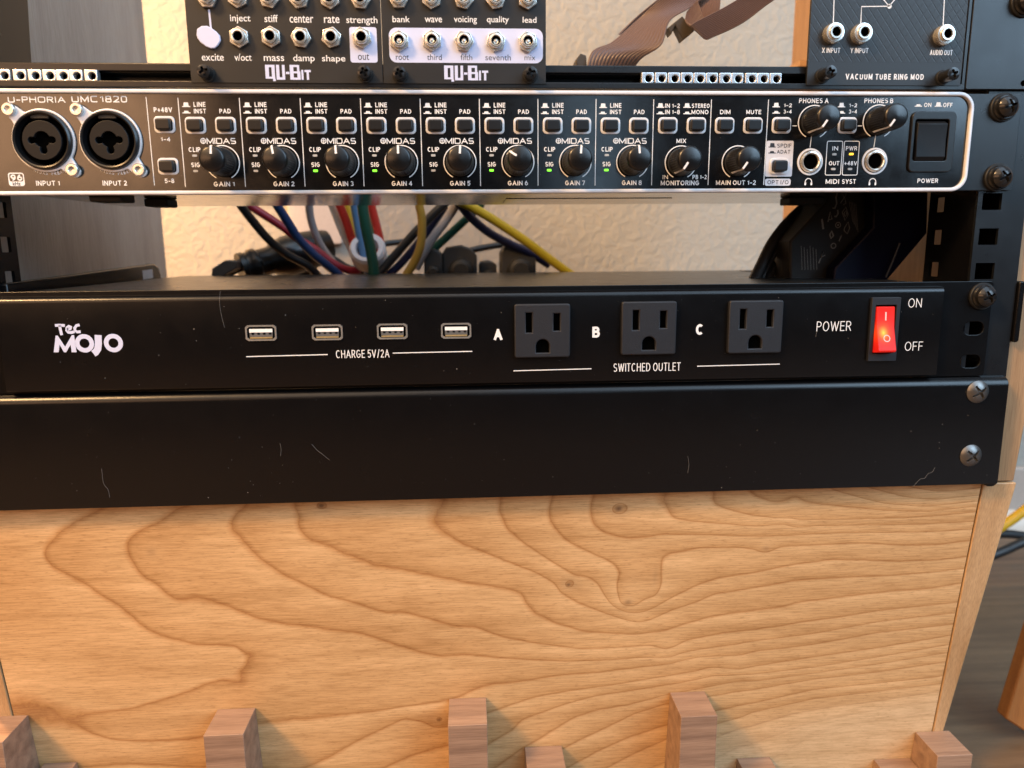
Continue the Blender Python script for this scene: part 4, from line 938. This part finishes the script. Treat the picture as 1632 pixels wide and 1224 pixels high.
nx = [P(p, 124, 3.0)[0] for p in (11.8, 37, 60.8, 83.7, 105, 126, 149.7, 1029.9, 1050.9, 1071.6, 1091.9, 1112, 1131.8, 1153, 1172, 1193.8, 1212.7, 1232.6)]
n0 = slide_nut(nx[0])
for i, x in enumerate(nx[1:]): copy_part(n0, (x-nx[0], 0, 0), fr)

# ================================================================== MODULES
MY = -1.6
def jack(parent, px, py, y=None, rot=0.0):
    q = P(px, py, MY); x, z = q[0], q[2]
    o = obj('jack_socket', MB().lathe([(3.05, 0), (3.05, -2.9), (2.85, -3.3), (2.2, -3.45), (1.95, -3.2), (1.85, -2.4), (1.85, 0.4)], x, z, MY, 40), M['nickel'], parent, at=(x, MY, z))
    hexp = [(x+4.45*math.cos(math.radians(60*i+30)), z+4.45*math.sin(math.radians(60*i+30))) for i in range(6)]
    obj('hex_nut', plate([hexp, circ(x, z, 2.95, 32)[::-1]], MY-1.7, MY+0.05, 0.3), M['nickel'], o, at=(x, MY, z))
    obj('jack_bore', MB().lathe([(1.93, -2.9), (1.80, -2.3), (1.80, -0.1), (0.01, -0.1)], x, z, MY, 24), M['void'], o)
    return o
def jacks(parent, pts):
    a_ = jack(parent, *pts[0])
    for i, p in enumerate(pts[1:]):
        q = P(*p, MY); c = copy_part(a_, (q[0]-ORG[a_][0], 0, q[2]-ORG[a_][2]), parent)
        for ch2 in c.children:
            if ch2.name.startswith('hex_nut'): ch2.rotation_euler = (0, math.radians((i*37) % 60), 0)
    return a_
def module_screws(parent, pts, h=6.0):
    for px, py in pts:
        q = P(px, py, MY-h); x, z = q[0], q[2]
        s = obj('module_screw', MB().head(x, z, MY-1.2, 2.75, h-1.2, 0.35, 1.9, 0.75, 1.6, 0.4, 48, 14), M['screw'], parent, at=(x, MY, z))
        obj('washer', MB().lathe([(0.5, 0), (3.2, 0), (3.3, -0.6), (3.0, -1.2), (0.5, -1.2)], x, z, MY, 32), M['rubber'], s)
def qubit(mb, px0, px1, pyt, pyb):
    """maker's block lettering: Q U - B with small i t"""
    a_, b_ = P(px0, (pyt+pyb)/2, MY), P(px1, (pyt+pyb)/2, MY); x0_, w_ = a_[0], (b_[0]-a_[0])/100.0; zt_ = P((px0+px1)/2, pyt, MY)[2]; h_ = (zt_-P((px0+px1)/2, pyb, MY)[2])/33.0
    def r(u0, u1, v0, v1): mb.rect(x0_+w_*u0, x0_+w_*u1, zt_-h_*v1, zt_-h_*v0, MY-.06)
    for u0, u1, v0, v1 in ((0, 21, 0, 5), (0, 8, 5, 28), (14, 21, 5, 28), (8, 14, 24, 28), (16, 22, 28, 33),            # Q
                           (24, 31, 0, 30), (31, 37, 25, 30), (37, 43, 0, 30),                                             # U
                           (45, 53, 14, 18.5),                                                                             # -
                           (54, 62, 0, 30), (62, 75, 0, 4.5), (62, 77, 13, 17), (62, 77, 25.5, 30), (70, 75, 4.5, 13), (70, 77, 17, 25.5),   # B
                           (79, 83.5, 10, 30), (86, 100, 10, 14.5), (90.5, 95.5, 14.5, 30)): r(u0, u1, v0, v1)
def module(name, label, x0, x1, mat):
    t = thing(name, label, 'synth module', ((x0+x1)/2, 0, 2.4))
    obj('module_panel', plate([rrect(x0, x1, 2.2, 131, .3, 2)], MY, MY+1.5, .12), mat, t)
    return t
md1 = module('synth_module', 'black synth module with lowercase names and a lilac blob, on the left', P(305, 133, MY)[0], P(611, 133, MY)[0]-.15, M['module'])
jacks(md1, [(382, 60.4), (432.7, 59.8), (480.6, 60.8), (528.8, 60.8), (577, 61), (331, -3), (379.5, -3), (429.3, -2.5), (477.2, -2), (526, -1.5), (575, -1)])
ftext(md1, 'module_lettering', [('inject', 366.8, 399.3, 23.8, 37.6, .004, 1), ('stiff', 421.5, 442.8, 23.6, 35.4, .004, 1), ('center', 461.6, 499.4, 25, 36.4, .004, 1), ('rate', 516.4, 541, 25.6, 36.8, .004, 1), ('strength', 552, 601.5, 26, 40.4, .004, 1),
    ('excite', 321.5, 356.5, 85.8, 96.8, .004, 1), ('v/oct', 373.6, 401, 85.6, 97, .004, 1), ('mass', 420.4, 452.8, 89.5, 97.4, .004, 1), ('damp', 467.4, 501.5, 87, 101, .004, 1), ('shape', 513.2, 550.4, 88, 101, .004, 1)], plane=MY)
mb = MB(); qubit(mb, 423, 495.5, 103.4, 129.5); obj('maker_logo', mb, M['lilac'], md1)
mb = MB()
blob = [(314, 56), (315, 47), (322, 42.3), (331, 42), (338, 45.5), (345.5, 51), (351.5, 57.5), (352.6, 65), (349, 72.5), (343.5, 77.6), (337, 78.2), (329, 75), (320, 68), (315.5, 61.5)]
bq = [P(*p, MY) for p in blob]; mb.prism([(v[0], v[2]) for v in bq], MY-1.0, MY)
bo = obj('blob_button', mb, M['lilac'], md1, bevel=0.35)
mb = MB(); stroke(mb, [(P(333, 15, MY)[0], P(333, 15, MY)[2]), (P(336.3, 46, MY)[0], P(336, 46, MY)[2])], .8, MY-.06); obj('blob_line', mb, M['lilac'], md1)
mb = MB(); a, b = P(557.6, 72, MY), P(601, 72, MY); mb.sheet(rrect(a[0], b[0], P(578, 99.8, MY)[2], P(578, 43.2, MY)[2], 1.0, 4), MY-.04); obj('output_patch', mb, M['lilac'], md1)
mb = MB(); ptext(mb, 'out', 570.5, 588.5, 86, 95.6, MY-.09, .0, 1, MY); obj('output_lettering', mb, M['blackink'], md1)
module_screws(md1, [(323.5, 112.8), (579.8, 114)])
md2 = module('synth_module', 'black synth module with a wide white strip round its lower row of five jacks', P(611, 133, MY)[0]+.15, P(870, 133, MY)[0], M['module'])
a, b = P(620.2, 72, MY), P(865.2, 72, MY)
mb = MB().sheet(rrect(a[0], b[0], P(743, 100.3, MY)[2], P(743, 45, MY)[2], 3.2, 8), MY-.04); obj('white_strip', mb, M['lilac'], md2)
jj = jacks(md2, [(636.8, 66), (688.7, 65.6), (739.6, 66.5), (790.2, 67.2), (841, 67.6), (635.5, -2), (688, -1.5), (739, -1), (790, -.8), (840.6, -.5)])
# plugged-in dust tips shine inside these jacks
tp = obj('jack_contact', MB().lathe([(1.25, -1.9), (1.15, -2.5), (.7, -2.9), (.01, -3.0)], ORG[jj][0], ORG[jj][2]-.35, MY, 20), M['nickel'], jj)
for c in [o for o in md2.children if o.name.startswith('jack_socket') and o is not jj]: copy_child(tp, c)
ftext(md2, 'module_lettering', [('bank', 625.5, 653.2, 25.6, 35.6, .006, 1), ('wave', 677, 704.5, 28, 35.8, .006, 1), ('voicing', 723.5, 760, 26, 38.8, .006, 1), ('quality', 776, 811, 25.8, 38.8, .006, 1), ('lead', 833, 855, 27, 36.4, .006, 1)], plane=MY)
mb = MB()
for s_, l, r, t, b in (('root', 631, 651.5, 87.5, 95.6), ('third', 680.8, 704, 86.4, 95.8), ('fifth', 734, 752.6, 86.8, 96), ('seventh', 773.6, 814, 86.8, 96.2), ('mix', 836, 853.2, 87.8, 96)): ptext(mb, s_, l, r, t, b, MY-.09, -0.004, 1, MY)
obj('strip_lettering', mb, M['blackink'], md2)
mb = MB(); qubit(mb, 708, 778, 104.6, 130.4); obj('maker_logo', mb, M['lilac'], md2)
module_screws(md2, [(636, 115.5), (846.5, 115.5)])
md3 = module('synth_module', 'black synth module with embossed diamonds and three round jacks, on the right', P(1285.5, 133, MY)[0], P(1532, 133, MY)[0]-.4, M['diamond'])
def round_jack(parent, px, py):
    q = P(px, py, MY); x, z = q[0], q[2]
    fl = lambda i, y: (-.22 if i % 2 else 0) if -3.0 < y < -.6 else 0
    o = obj('jack_socket', MB().lathe([(4.35, 0), (4.35, -.7), (4.3, -2.9), (4.0, -3.3), (3.1, -3.4), (3.0, -4.2), (2.8, -4.6), (2.1, -4.6), (1.9, -4.2), (1.85, 0.4)], x, z, MY, 72, fl), M['nickel'], parent, at=(x, MY, z))
    obj('jack_bore', MB().lathe([(1.93, -4.1), (1.80, -3.5), (1.80, -.2), (.01, -.2)], x, z, MY, 24), M['void'], o); return o
rj = round_jack(md3, 1326, 54.5)
for p in ((1370.5, 55), (1501.5, 57.5)): q = P(*p, MY); copy_part(rj, (q[0]-ORG[rj][0], 0, q[2]-ORG[rj][2]), md3)
mb = MB(); q = P(1417.5, 10, MY); ringsheet(mb, q[0], q[2], 0.01, 1.0, MY-.06, 0, 360, 20)
ptext(mb, 'X INPUT', 1310, 1339, 76.2, 84.4, MY-.06, .008, 1, MY); ptext(mb, 'Y INPUT', 1355.2, 1383.8, 76.6, 84.8, MY-.06, .008, 1, MY); ptext(mb, 'AUDIO OUT', 1482, 1518, 79.6, 88, MY-.06, .010, 1, MY)
ptext(mb, 'VACUUM TUBE RING MOD', 1347.6, 1472.2, 117.8, 127, MY-.06, .022, 1.45, MY)
for pts in ([(1330, -25), (1328, 37)], [(1417, 10), (1373, 10.5), (1371.8, 37)], [(1417, 10), (1402, -8)], [(1417, 10), (1432, -8)], [(1506, -25), (1503, 40)]):
    stroke(mb, [(P(a_, c_, MY)[0], P(a_, c_, MY)[2]) for a_, c_ in pts], .42, MY-.06)
obj('module_lettering', mb, M['ink'], md3)
module_screws(md3, [(1324.8, 114), (1521, 117)], 8.6)

# ================================================================== RIBBON CABLES BEHIND THE MODULES
def ribbon(path, name='ribbon_cable'):
    """path: list of (edge a pixel, edge b pixel, depth a, depth b); ridged flat cable"""
    rows = []; A = [P(a_[0], a_[1], ya) for a_, b_, ya, yb in path]; B = [P(b_[0], b_[1], yb) for a_, b_, ya, yb in path]
    def cr_(L_, t):
        i = min(int(t), len(L_)-2); u = t-i; p0, p1, p2, p3 = L_[max(i-1, 0)], L_[i], L_[i+1], L_[min(i+2, len(L_)-1)]
        return .5*((2*p1)+(-p0+p2)*u+(2*p0-5*p1+4*p2-p3)*u*u+(-p0+3*p1-3*p2+p3)*u**3)
    ns, nw = (len(path)-1)*10, 140; mb = MB(); vs = []
    C = []
    for i in range(ns+1):
        t = i*(len(path)-1)/ns; C.append((cr_(A, t), cr_(B, t)))
    for side in (1, -1):
        for i in range(ns+1):
            a_, b_ = C[i]; tg = (C[min(i+1, ns)][0]+C[min(i+1, ns)][1])-(C[max(i-1, 0)][0]+C[max(i-1, 0)][1]); nr = np.cross(b_-a_, tg); nr /= np.linalg.norm(nr)+1e-9
            for j in range(nw+1):
                u = j/nw; h = .18+.38*abs(math.sin(math.pi*u*14)); vs.append(a_+(b_-a_)*u+side*nr*h)
    n = (ns+1)*(nw+1); fs = []
    for s in (0, n):
        for i in range(ns):
            for j in range(nw):
                k = s+i*(nw+1)+j; f = (k, k+1, k+nw+2, k+nw+1); fs.append(f if s == 0 else f[::-1])
    for i in range(ns):
        for j in (0, nw):
            k = i*(nw+1)+j; fs.append((k, k+nw+1, n+k+nw+1, n+k))
    return obj(name, mb.add(vs, fs), M['ribbon'], None, at=vs[0], sharp=70)
def c7(x, y): return (900+x/4.533, y/4.533)
r1 = ribbon([(c7(150, 520), c7(480, 520), 96, 100), (c7(200, 370), c7(560, 420), 98, 92), (c7(340, 305), c7(700, 320), 108, 86), (c7(520, 150), c7(760, 150), 112, 92), (c7(640, 40), c7(900, 60), 108, 98), (c7(760, -60), c7(1040, -40), 104, 104)])
tag(r1, 'dusty pink ribbon cable twisting up from the rail, left of the folded one', 'ribbon cable')
r2 = ribbon([(c7(880, 90), c7(960, 0), 88, 88), (c7(870, 150), c7(1000, 130), 84, 84), (c7(905, 180), c7(1010, 278), 80, 80), (c7(960, 150), c7(1090, 262), 80, 80), (c7(1120, 70), c7(1290, 165), 82, 82), (c7(1260, -10), c7(1470, 30), 86, 86), (c7(1400, -90), c7(1640, -80), 90, 90)])
tag(r2, 'dusty pink ribbon cable folded round and rising to the right', 'ribbon cable')
r3 = ribbon([(c7(900, -60), c7(1110, -60), 112, 108), (c7(930, 0), c7(1125, 0), 108, 104), (c7(985, 110), c7(1120, 60), 100, 98), (c7(1030, 150), c7(1110, 90), 96, 95)])
tag(r3, 'flat end of pink ribbon cable hanging behind the folded one', 'ribbon cable')
r4 = ribbon([(c7(390, 250), c7(440, 240), 118, 122), (c7(520, 120), c7(590, 130), 120, 122), (c7(690, -20), c7(760, -10), 120, 122)])
tag(r4, 'edge of a pink ribbon cable running behind the twisted one', 'ribbon cable')
for nm, poly, y0, y1, lab in (('ribbon_connector', [(80, 430), (115, 385), (155, 400), (160, 480), (90, 480)], 100, 112, 'small dark connector at the lower end of the twisted ribbon cable'),
                         ('ribbon_connector', [(745, 200), (850, 115), (940, 220), (855, 290), (800, 180), (770, 250)], 90, 98, 'brown connector hanging between the two ribbon cables')):
    pp = [P(*c7(*p), y0) for p in poly]
    tag(obj(nm, MB().prism([(v[0], v[2]) for v in pp], y0, y1), M['conn'], None, at=pp[0], bevel=0.4), lab, 'connector')

# ================================================================== CABLES AND PLUGS BEHIND THE POWER STRIP
CB = {k: cable_mat(k+'_cable_jacket', c) for k, c in dict(lead=(0.022, 0.021, 0.021), black=(0.012, 0.012, 0.013), crimson=(0.30, 0.015, 0.03), navy=(0.010, 0.035, 0.12), grey=(0.34, 0.32, 0.33), white=(0.55, 0.53, 0.50), red=(0.50, 0.03, 0.018),
      gold=(0.52, 0.33, 0.02), sky=(0.10, 0.22, 0.42), green=(0.006, 0.075, 0.05), teal=(0.08, 0.30, 0.22), ochre=(0.36, 0.22, 0.035), ink=(0.008, 0.012, 0.06), yellow=(0.42, 0.34, 0.02)).items()}
def c4(x, y): return (340+x/5.44, 310+y/5.44)
def c5(x, y): return (600+x/5.1, 310+y/5.1)
def c4b(x, y): return (1190+x/6.8, 305+y/6.8)
GC = 'coloured patch cables behind the power strip'
def cable(pts, f, ys, r, mat, lab, group=GC, cat='cable', name='patch_cable'):
    n = len(pts); Y = np.linspace(ys[0], ys[1], n) if len(ys) == 2 else ys
    Q = [P(*f(*p), y) for p, y in zip(pts, Y)]
    return tag(obj(name, MB().tube(Q, r), mat, None, at=Q[-1], sharp=60), lab, cat, group)
cable([(150,-60), (230,80), (330,215), (480,390), (640,520), (820,620), (960,760)], c4, (190, 236), 3.1, CB['black'], 'black cable slanting down over the large black plug, leftmost of the coloured bundle')
cable([(200,0), (300,85), (430,170), (600,280), (740,390), (880,475), (1030,590), (1150,650), (1250,655), (1290,590), (1285,520)], c4, (205, 240), 3.0, CB['crimson'], 'dark red cable curving under the white collar')
cable([(500,-10), (545,80), (640,230), (730,370), (850,500), (970,600), (1080,690), (1180,780)], c4, (186, 226), 3.2, CB['navy'], 'navy cable crossing over the dark red one')
cable([(820,-20), (828,90), (850,230), (905,390), (985,520), (1080,640)], c4, (210, 246), 2.9, CB['grey'], 'light grey cable hanging between navy cable and white collar')
cable([(990,10), (1025,90), (1080,230), (1140,370), (1200,490), (1240,590)], c4, (225, 236), 2.7, CB['white'], 'off white cable entering the collar on its left side')
cable([(1060,-10), (1095,90), (1150,230), (1215,430), (1260,580)], c4, (218, 232), 3.2, CB['red'], 'bright red cable entering the collar beside the off white one')
cable([(1145,0), (1165,90), (1195,230), (1240,420), (1420,600), (1470,660)], c4, (236, 240), 2.6, CB['gold'], 'thin golden cable half hidden between red and light blue cables')
cable([(1220,-10), (1225,90), (1250,230), (1285,430), (1330,620), (1350,720)], c4, (212, 228), 3.2, CB['sky'], 'light blue cable passing through the white collar')
cable([(1290,-10), (1292,90), (1320,270), (1362,470), (1388,640), (1392,760)], c4, (184, 190), 3.9, CB['green'], 'dark green cable dropping straight in front of the white collar')
cable([(1330,60), (1365,240), (1410,430), (1470,540), (1530,560)], c4, (232, 240), 2.8, CB['teal'], 'pale teal cable behind the dark green one')
cable([(1355,-10), (1370,90), (1410,250), (1445,400), (1450,520)], c4, (222, 232), 3.1, CB['red'], 'bright red cable to the right of the dark green one')
cable([(330,-10), (345,75), (368,210), (360,400), (310,540), (240,660), (200,720)], c5, (196, 206), 3.1, CB['ochre'], 'ochre cable dropping nearly straight, right of the collar')
cable([(650,-20), (540,85), (400,220), (250,380), (60,600), (-30,700)], c5, (216, 216), 3.3, CB['black'], 'black cable slanting up to the right across the middle gap')
cable([(560,90), (420,290), (300,440), (190,570), (90,660)], c5, (226, 222), 3.0, CB['ink'], 'dark navy cable running just below the slanting black one')
cable([(690,10), (640,95), (560,215), (460,350), (370,500), (320,600)], c5, (206, 216), 3.3, CB['grey'], 'grey cable slanting between ochre and green cables')
cable([(860,70), (740,190), (600,320), (480,430), (380,520)], c5, (218, 226), 3.0, CB['green'], 'green cable slanting up to the right below the grey one')
cable([(620,20), (690,95), (770,190), (900,300), (1050,385), (1270,490), (1400,570)], c5, (200, 232), 3.2, CB['ink'], 'dark navy cable sloping down beside the long yellow one')
cable([(640,40), (760,95), (950,205), (1200,370), (1400,520), (1580,650), (1700,740)], c5, (196, 226), 3.3, CB['yellow'], 'long yellow cable sloping down to the right over the power strip')
cable([(20,410), (110,395), (260,380)], c5, (262, 270), 2.4, CB['black'], 'thin black cable behind, right of the white collar', None)
cable([(740,460), (880,430), (1040,405)], c5, (262, 266), 2.6, CB['black'], 'thin black cable bridging the two right black plugs', None)
cable([(380, 655), (520, 640), (760, 668), (900, 640)], c4, (250, 256), 4.0, CB['black'], 'black cable lying low under the slanted black plug', None)
cable([(640, 700), (800, 590), (1010, 560), (1180, 650), (1420, 690)], c4, (246, 250), 3.6, CB['black'], 'black cable sagging low behind the white collar', None)
# collar
q = P(*c4(1345, 505), 222); mb = MB(); vs = []
mb.lathe([(8.6, -8), (11.8, -8.4), (13.4, -6), (13.6, 6), (11.8, 8.4), (8.6, 8), (8.2, 0), (8.6, -8)], 0, 0, 0, 40)
mb.v = [(q[0]+x, q[1]+z*.5+y*.85, q[2]+z*.85-y*.5) for x, y, z in mb.v]
tag(obj('cable_collar', mb, pm('white_fabric_collar', (0.62, 0.58, 0.60), .7), None, at=q), 'white ring collar gathering the coloured cables', 'cable collar')
# plugs
def plug(p0, p1, prof, lab, mat=M['rubber'], tail=None):
    t = thing('power_plug', lab, 'plug', p0, 'black plugs behind the power strip')
    obj('plug_body', MB().alathe(p0, p1, prof), mat, t, sharp=45)
    if tail: obj('plug_cable', MB().tube(tail, 2.6), CB['black'], t)
    return t
a, b = P(*c4(1000, 440), 262), P(*c4(230, 640), 225)
plug(a, b, [(0.01, 0), (12, .0), (14, .1), (15.5, .3), (15.5, .5), (12.5, .62), (10.5, .68), (10.5, .8), (12, .82), (12, .88), (10.6, .9), (10.6, .94), (11.4, .95), (11.2, 1.0), (4, 1.0), (0.01, 1.0)], 'large black plug lying slanted at left under the black cable', M['plastic'], [b, P(*c4(150, 680), 218), P(*c4(30, 760), 205)])
pp = [P(*c4(*p), 214) for p in ((20, 640), (130, 568), (235, 572), (225, 640), (110, 710), (10, 715))]
tag(obj('cable_boot', MB().prism([(v[0], v[2]) for v in pp], 206, 226), pm('grey_brown_rubber', (0.07, 0.055, 0.045), .5), None, at=pp[0], bevel=1.0), 'grey brown rubber boot at the left end of the slanted plug', 'boot')
for (x0, y0, x1, y1), lab, yy in (((380, 440, 535, 660), 'black plug partly behind the ochre cable', 214), ((530, 410, 820, 660), 'black plug with round strain relief, centre of the row', 220), ((830, 535, 980, 660), 'low black plug between two taller ones', 232), ((1005, 400, 1300, 660), 'tall black plug at right under the yellow cable', 222)):
    aa, bb = P(*c5(x0, y0), yy), P(*c5(x1, y1), yy); xa, xb, zt_, zb_ = aa[0], bb[0], aa[2], bb[2]-6; w_ = xb-xa
    t = thing('power_plug', lab, 'plug', ((xa+xb)/2, yy, zb_), 'black plugs behind the power strip')
    obj('plug_body', MB().prism([(xa, zb_), (xb, zb_), (xb, zt_-w_*.30), (xb-w_*.18, zt_-w_*.10), (xa+w_*.55, zt_), (xa+w_*.12, zt_-w_*.06), (xa, zt_-w_*.25)], yy+2, yy+26), M['plugbody'], t, bevel=1.6, segs=3)
    cz_ = zt_-(zt_-zb_)*.62
    obj('strain_relief', MB().lathe([(w_*.36, 3), (w_*.36, -3), (w_*.33, -4), (w_*.28, -4), (w_*.28, -7), (w_*.31, -8), (w_*.31, -10), (w_*.22, -11), (w_*.20, -16), (.01, -16)], (xa+xb)/2+w_*.05, cz_-1, yy, 32), M['rubber'], t)
# wall plate behind the cables
pp = [P(*c4(640, 90), WY-7), P(*c4(1120, 430), WY-7)]
wp = thing('wall_plate', 'off white plate on the wall behind the coloured cables', 'wall plate', (pp[0][0], WY, pp[1][2]))
obj('plate_body', MB().prism(rrect(pp[0][0], pp[1][0], pp[1][2], pp[0][2]+30, 3), WY-7, WY-0.3), M['plate'], wp, bevel=1.2, segs=3)

# ================================================================== RIGHT: ADAPTER, CABLES, DARK BOX
AY = 62
ap = [P(*c4b(*p), AY) for p in ((470, 1000), (470, 540), (560, 440), (860, 120), (900, 20), (1300, 10), (1365, 370), (930, 830), (900, 1000))]
ad = thing('power_adapter', 'dark power adapter brick printed with small grey certification marks', 'power adapter', P(*c4b(700, 960), AY))
obj('adapter_body', MB().prism([(v[0], v[2]) for v in ap], AY, AY+34), M['adapter'], ad, bevel=1.2, segs=3)
mb = MB()
def A2(x, y): v = P(*c4b(x, y), AY); return (v[0], v[2])
def ln(pts, wd=.5): stroke(mb, [A2(*p) for p in pts], wd, AY-.08)
c = A2(990, 365); ringsheet(mb, *c, 1.2, 1.65, AY-.08); ringsheet(mb, *c, .01, .5, AY-.08)
c = A2(940, 590); ringsheet(mb, *c, 1.1, 1.6, AY-.08)
ln([(965, 50), (975, 130), (955, 185), (930, 180)], .8); ln([(985, 200), (990, 240), (970, 275), (950, 270)], .8)
ln([(1035, 225), (1075, 170), (1100, 250), (1065, 315), (1035, 225)]); ln([(1055, 235), (1075, 210), (1085, 245), (1068, 275), (1055, 235)])
ln([(1060, 395), (1100, 330), (1115, 400), (1090, 460), (1055, 425), (1060, 395)]); ln([(1015, 130), (1060, 60), (1075, 130), (1045, 145)])
ln([(900, 470), (920, 430), (940, 480), (915, 510), (900, 470)], .9); ln([(880, 330), (905, 220), (925, 300), (880, 310)], .6); ln([(1000, 540), (1030, 470), (1010, 500)], .6); ln([(815, 300), (830, 410)], 1.0)
for k in range(5): ln([(1110+k*18, 110+k*5), (1150+k*14, 330+k*28)], .22)
for k in range(6): ln([(590+k*32, 590+(k % 3)*18), (600+k*32, 850)], .25)
ln([(780, 780), (830, 650), (800, 720), (850, 690)], .6)
obj('adapter_print', mb, M['greyprint'], ad)
bx = [P(*c4b(*p), 50) for p in ((935, 1010), (955, 830), (1372, 390), (1372, 0), (1970, 0), (1958, 455), (1530, 960), (1500, 1010))]
db = tag(obj('dark_box', MB().prism([(v[0], v[2]) for v in bx], 50, 60), M['bluewrap'], None, at=bx[0], bevel=1.0), 'dark blue black box in the shadow behind the adapter', 'box')
cable([(1510, 930), (1590, 740), (1660, 560)], c4b, (46, 46), .6, CB['black'], 'thin black lead along the edge of the dark box', None, 'cable', 'thin_lead')
for i, (pts, rr, lab) in enumerate((([(60, 1000), (150, 820), (280, 560), (450, 340), (640, 160), (760, 40)], 3.4, 'outermost black lead in the sheaf beside the adapter'),
                   ([(140, 1000), (230, 820), (330, 640), (520, 500), (640, 440), (760, 320), (800, 200), (770, 160), (660, 250), (560, 400)], 1.7, 'black lead looping over itself beside the adapter'),
                   ([(200, 1000), (300, 800), (420, 620), (520, 500), (640, 330), (740, 180), (800, 40)], 3.0, 'black lead second in the sheaf beside the adapter'),
                   ([(330, 1000), (400, 780), (500, 600), (620, 500), (760, 400)], 3.6, 'black lead nearest the adapter body in the sheaf'))):
    cable(pts, c4b, (70+i*5, 100+i*6), rr, CB['lead'], lab, 'black leads beside the adapter', 'cable', 'adapter_lead')
pp = P(*c4b(330, 905), 150)
tag(obj('dark_plug', MB().box(pp[0]-14, pp[0]+26, 150, 190, pp[2]-8, pp[2]+2), M['rubber'], None, at=(pp[0], 150, pp[2]-8), bevel=2, segs=3), 'dark plug lying on top of the power strip at right', 'plug')

# ================================================================== LEFT: SLAB WITH A LABEL
sx = -246.5
zt0, zt1 = P(260, 424, 214)[2], None
sl = thing('flat_slab', 'black flat slab with a pale blue label, lying along the left side board', 'slab', (sx, 120, -100))
mb = MB().add([(x, y, z) for x in (-236.5, -232.0) for y, z in ((16, -125), (16, -83.7), (183, -78.1), (190, -80.5), (193, -86), (193, -125))], [(0, 1, 2, 3, 4, 5), (11, 10, 9, 8, 7, 6)]+[(i, 6+i, 6+(i+1) % 6, (i+1) % 6) for i in range(6)])
obj('slab_body', mb, M['powder'], sl, bevel=0.8)
mb = MB().add([(-231.9, 163, -88), (-231.9, 179, -87.6), (-231.9, 179, -81.6), (-231.9, 163, -82)], [(0, 1, 2, 3)])
obj('slab_label', mb, M['label'], sl)

# ================================================================== RIGHT: CABLES AND LEG ON THE FLOOR
def rp(pts, Y): return [P(px, py, y) for (px, py), y in zip(pts, Y)]
Q = rp([(1560, 862), (1604, 834), (1632, 814), (1690, 770)], (300, 300, 300, 300)); tag(obj('floor_cable', MB().tube(Q, 4.6), cable_mat('bright_yellow_jacket', (0.72, 0.40, 0.01)), None, at=Q[0]), 'bright yellow cable crossing the baseboard at right edge', 'cable')
Q = rp([(1520, 854), (1600, 851), (1632, 854), (1700, 862)], (310,)*4); tag(obj('floor_cable', MB().tube(Q, 4.2), CB['black'], None, at=Q[0]), 'upper black cable lying near the baseboard at right', 'cable')
Q = rp([(1520, 905), (1590, 882), (1632, 864), (1700, 840)], (270,)*4); tag(obj('floor_cable', MB().tube(Q, 4.2), CB['black'], None, at=Q[0]), 'lower black cable slanting over the floor at right edge', 'cable')
LY = 60
pp = [P(*p, LY) for p in ((1602.7, 1146), (1632, 1165.5), (1720, 1190), (1790, 900), (1690, 860))]
tag(obj('furniture_leg', MB().prism([(v[0], v[2]) for v in pp], LY, LY+9), M['leg'], None, at=pp[0], bevel=1.2), 'orange brown wooden furniture corner at lower right edge', 'furniture')

# ================================================================== DUST AND HAIRS
dm = MB()
def speck(x, y, z, r):
    dm.add([(x+r, y, z), (x-r*.8, y, z+r*.5), (x-r*.2, y, z-r), (x, y-r*.7, z)], [(0, 1, 3), (1, 2, 3), (2, 0, 3), (2, 1, 0)])
for _ in range(330):
    t = RNG.random(); r = 0.05+0.14*RNG.random()**3
    if t < .5: speck(RNG.uniform(-235, 245), -3.25, RNG.uniform(-186, -136), r)
    elif t < .85: speck(RNG.uniform(-220, 208), FYF-.03, RNG.uniform(-130, -91), r)
    else: speck(RNG.uniform(-220, 210), -.03, RNG.uniform(-42, -3), r*.8)
for px, py, r in ((309, 524.5, .28), (253, 566, .25), (614, 478.5, .22), (455, 502, .25), (728, 588, .24), (1502, 676, .22), (1452, 687, .25), (332, 793, .3), (1497, 705, .2), (395, 785, .25), (1150, 777, .25)): q = P(px, py, -4.05); speck(*q, r)
dust = obj('dust', dm, M['dust']); dust['kind'] = 'stuff'
for pts, y, lab in (([(351, 464), (350, 482), (353, 503), (358, 522)], -4.2, 'pale hair hanging on the power strip left of the charging ports'),
                    ([(497, 708), (506, 718), (514, 724), (525, 733)], -3.4, 'curled pale hair on the blank panel, lower left of centre'),
                    ([(446, 706), (448, 716), (447, 727)], -3.4, 'short pale hair on the blank panel below the first charging port'),
                    ([(162, 747), (165, 770), (172, 780), (175, 793)], -3.4, 'pale hair near the lower left edge of the blank panel'),
                    ([(1096, 727), (1098, 740), (1096, 754)], -3.4, 'straight pale hair on the blank panel right of centre'),
                    ([(1455, 776), (1466, 764), (1474, 762), (1479, 755), (1486, 752), (1490, 745)], -3.4, 'wavy pale hair by the lower right screw of the blank panel'),
                    ([(1302, 528), (1301, 532), (1300, 537)], -4.2, 'tiny pale hair under the word power on the strip')):
    Q = [P(px, py, y) for px, py in pts]; tag(obj('hair', MB().tube(Q, .05, 6, 6), M['hairc'], None, at=Q[0]), lab, 'hair', 'hairs and lint on the black panels')
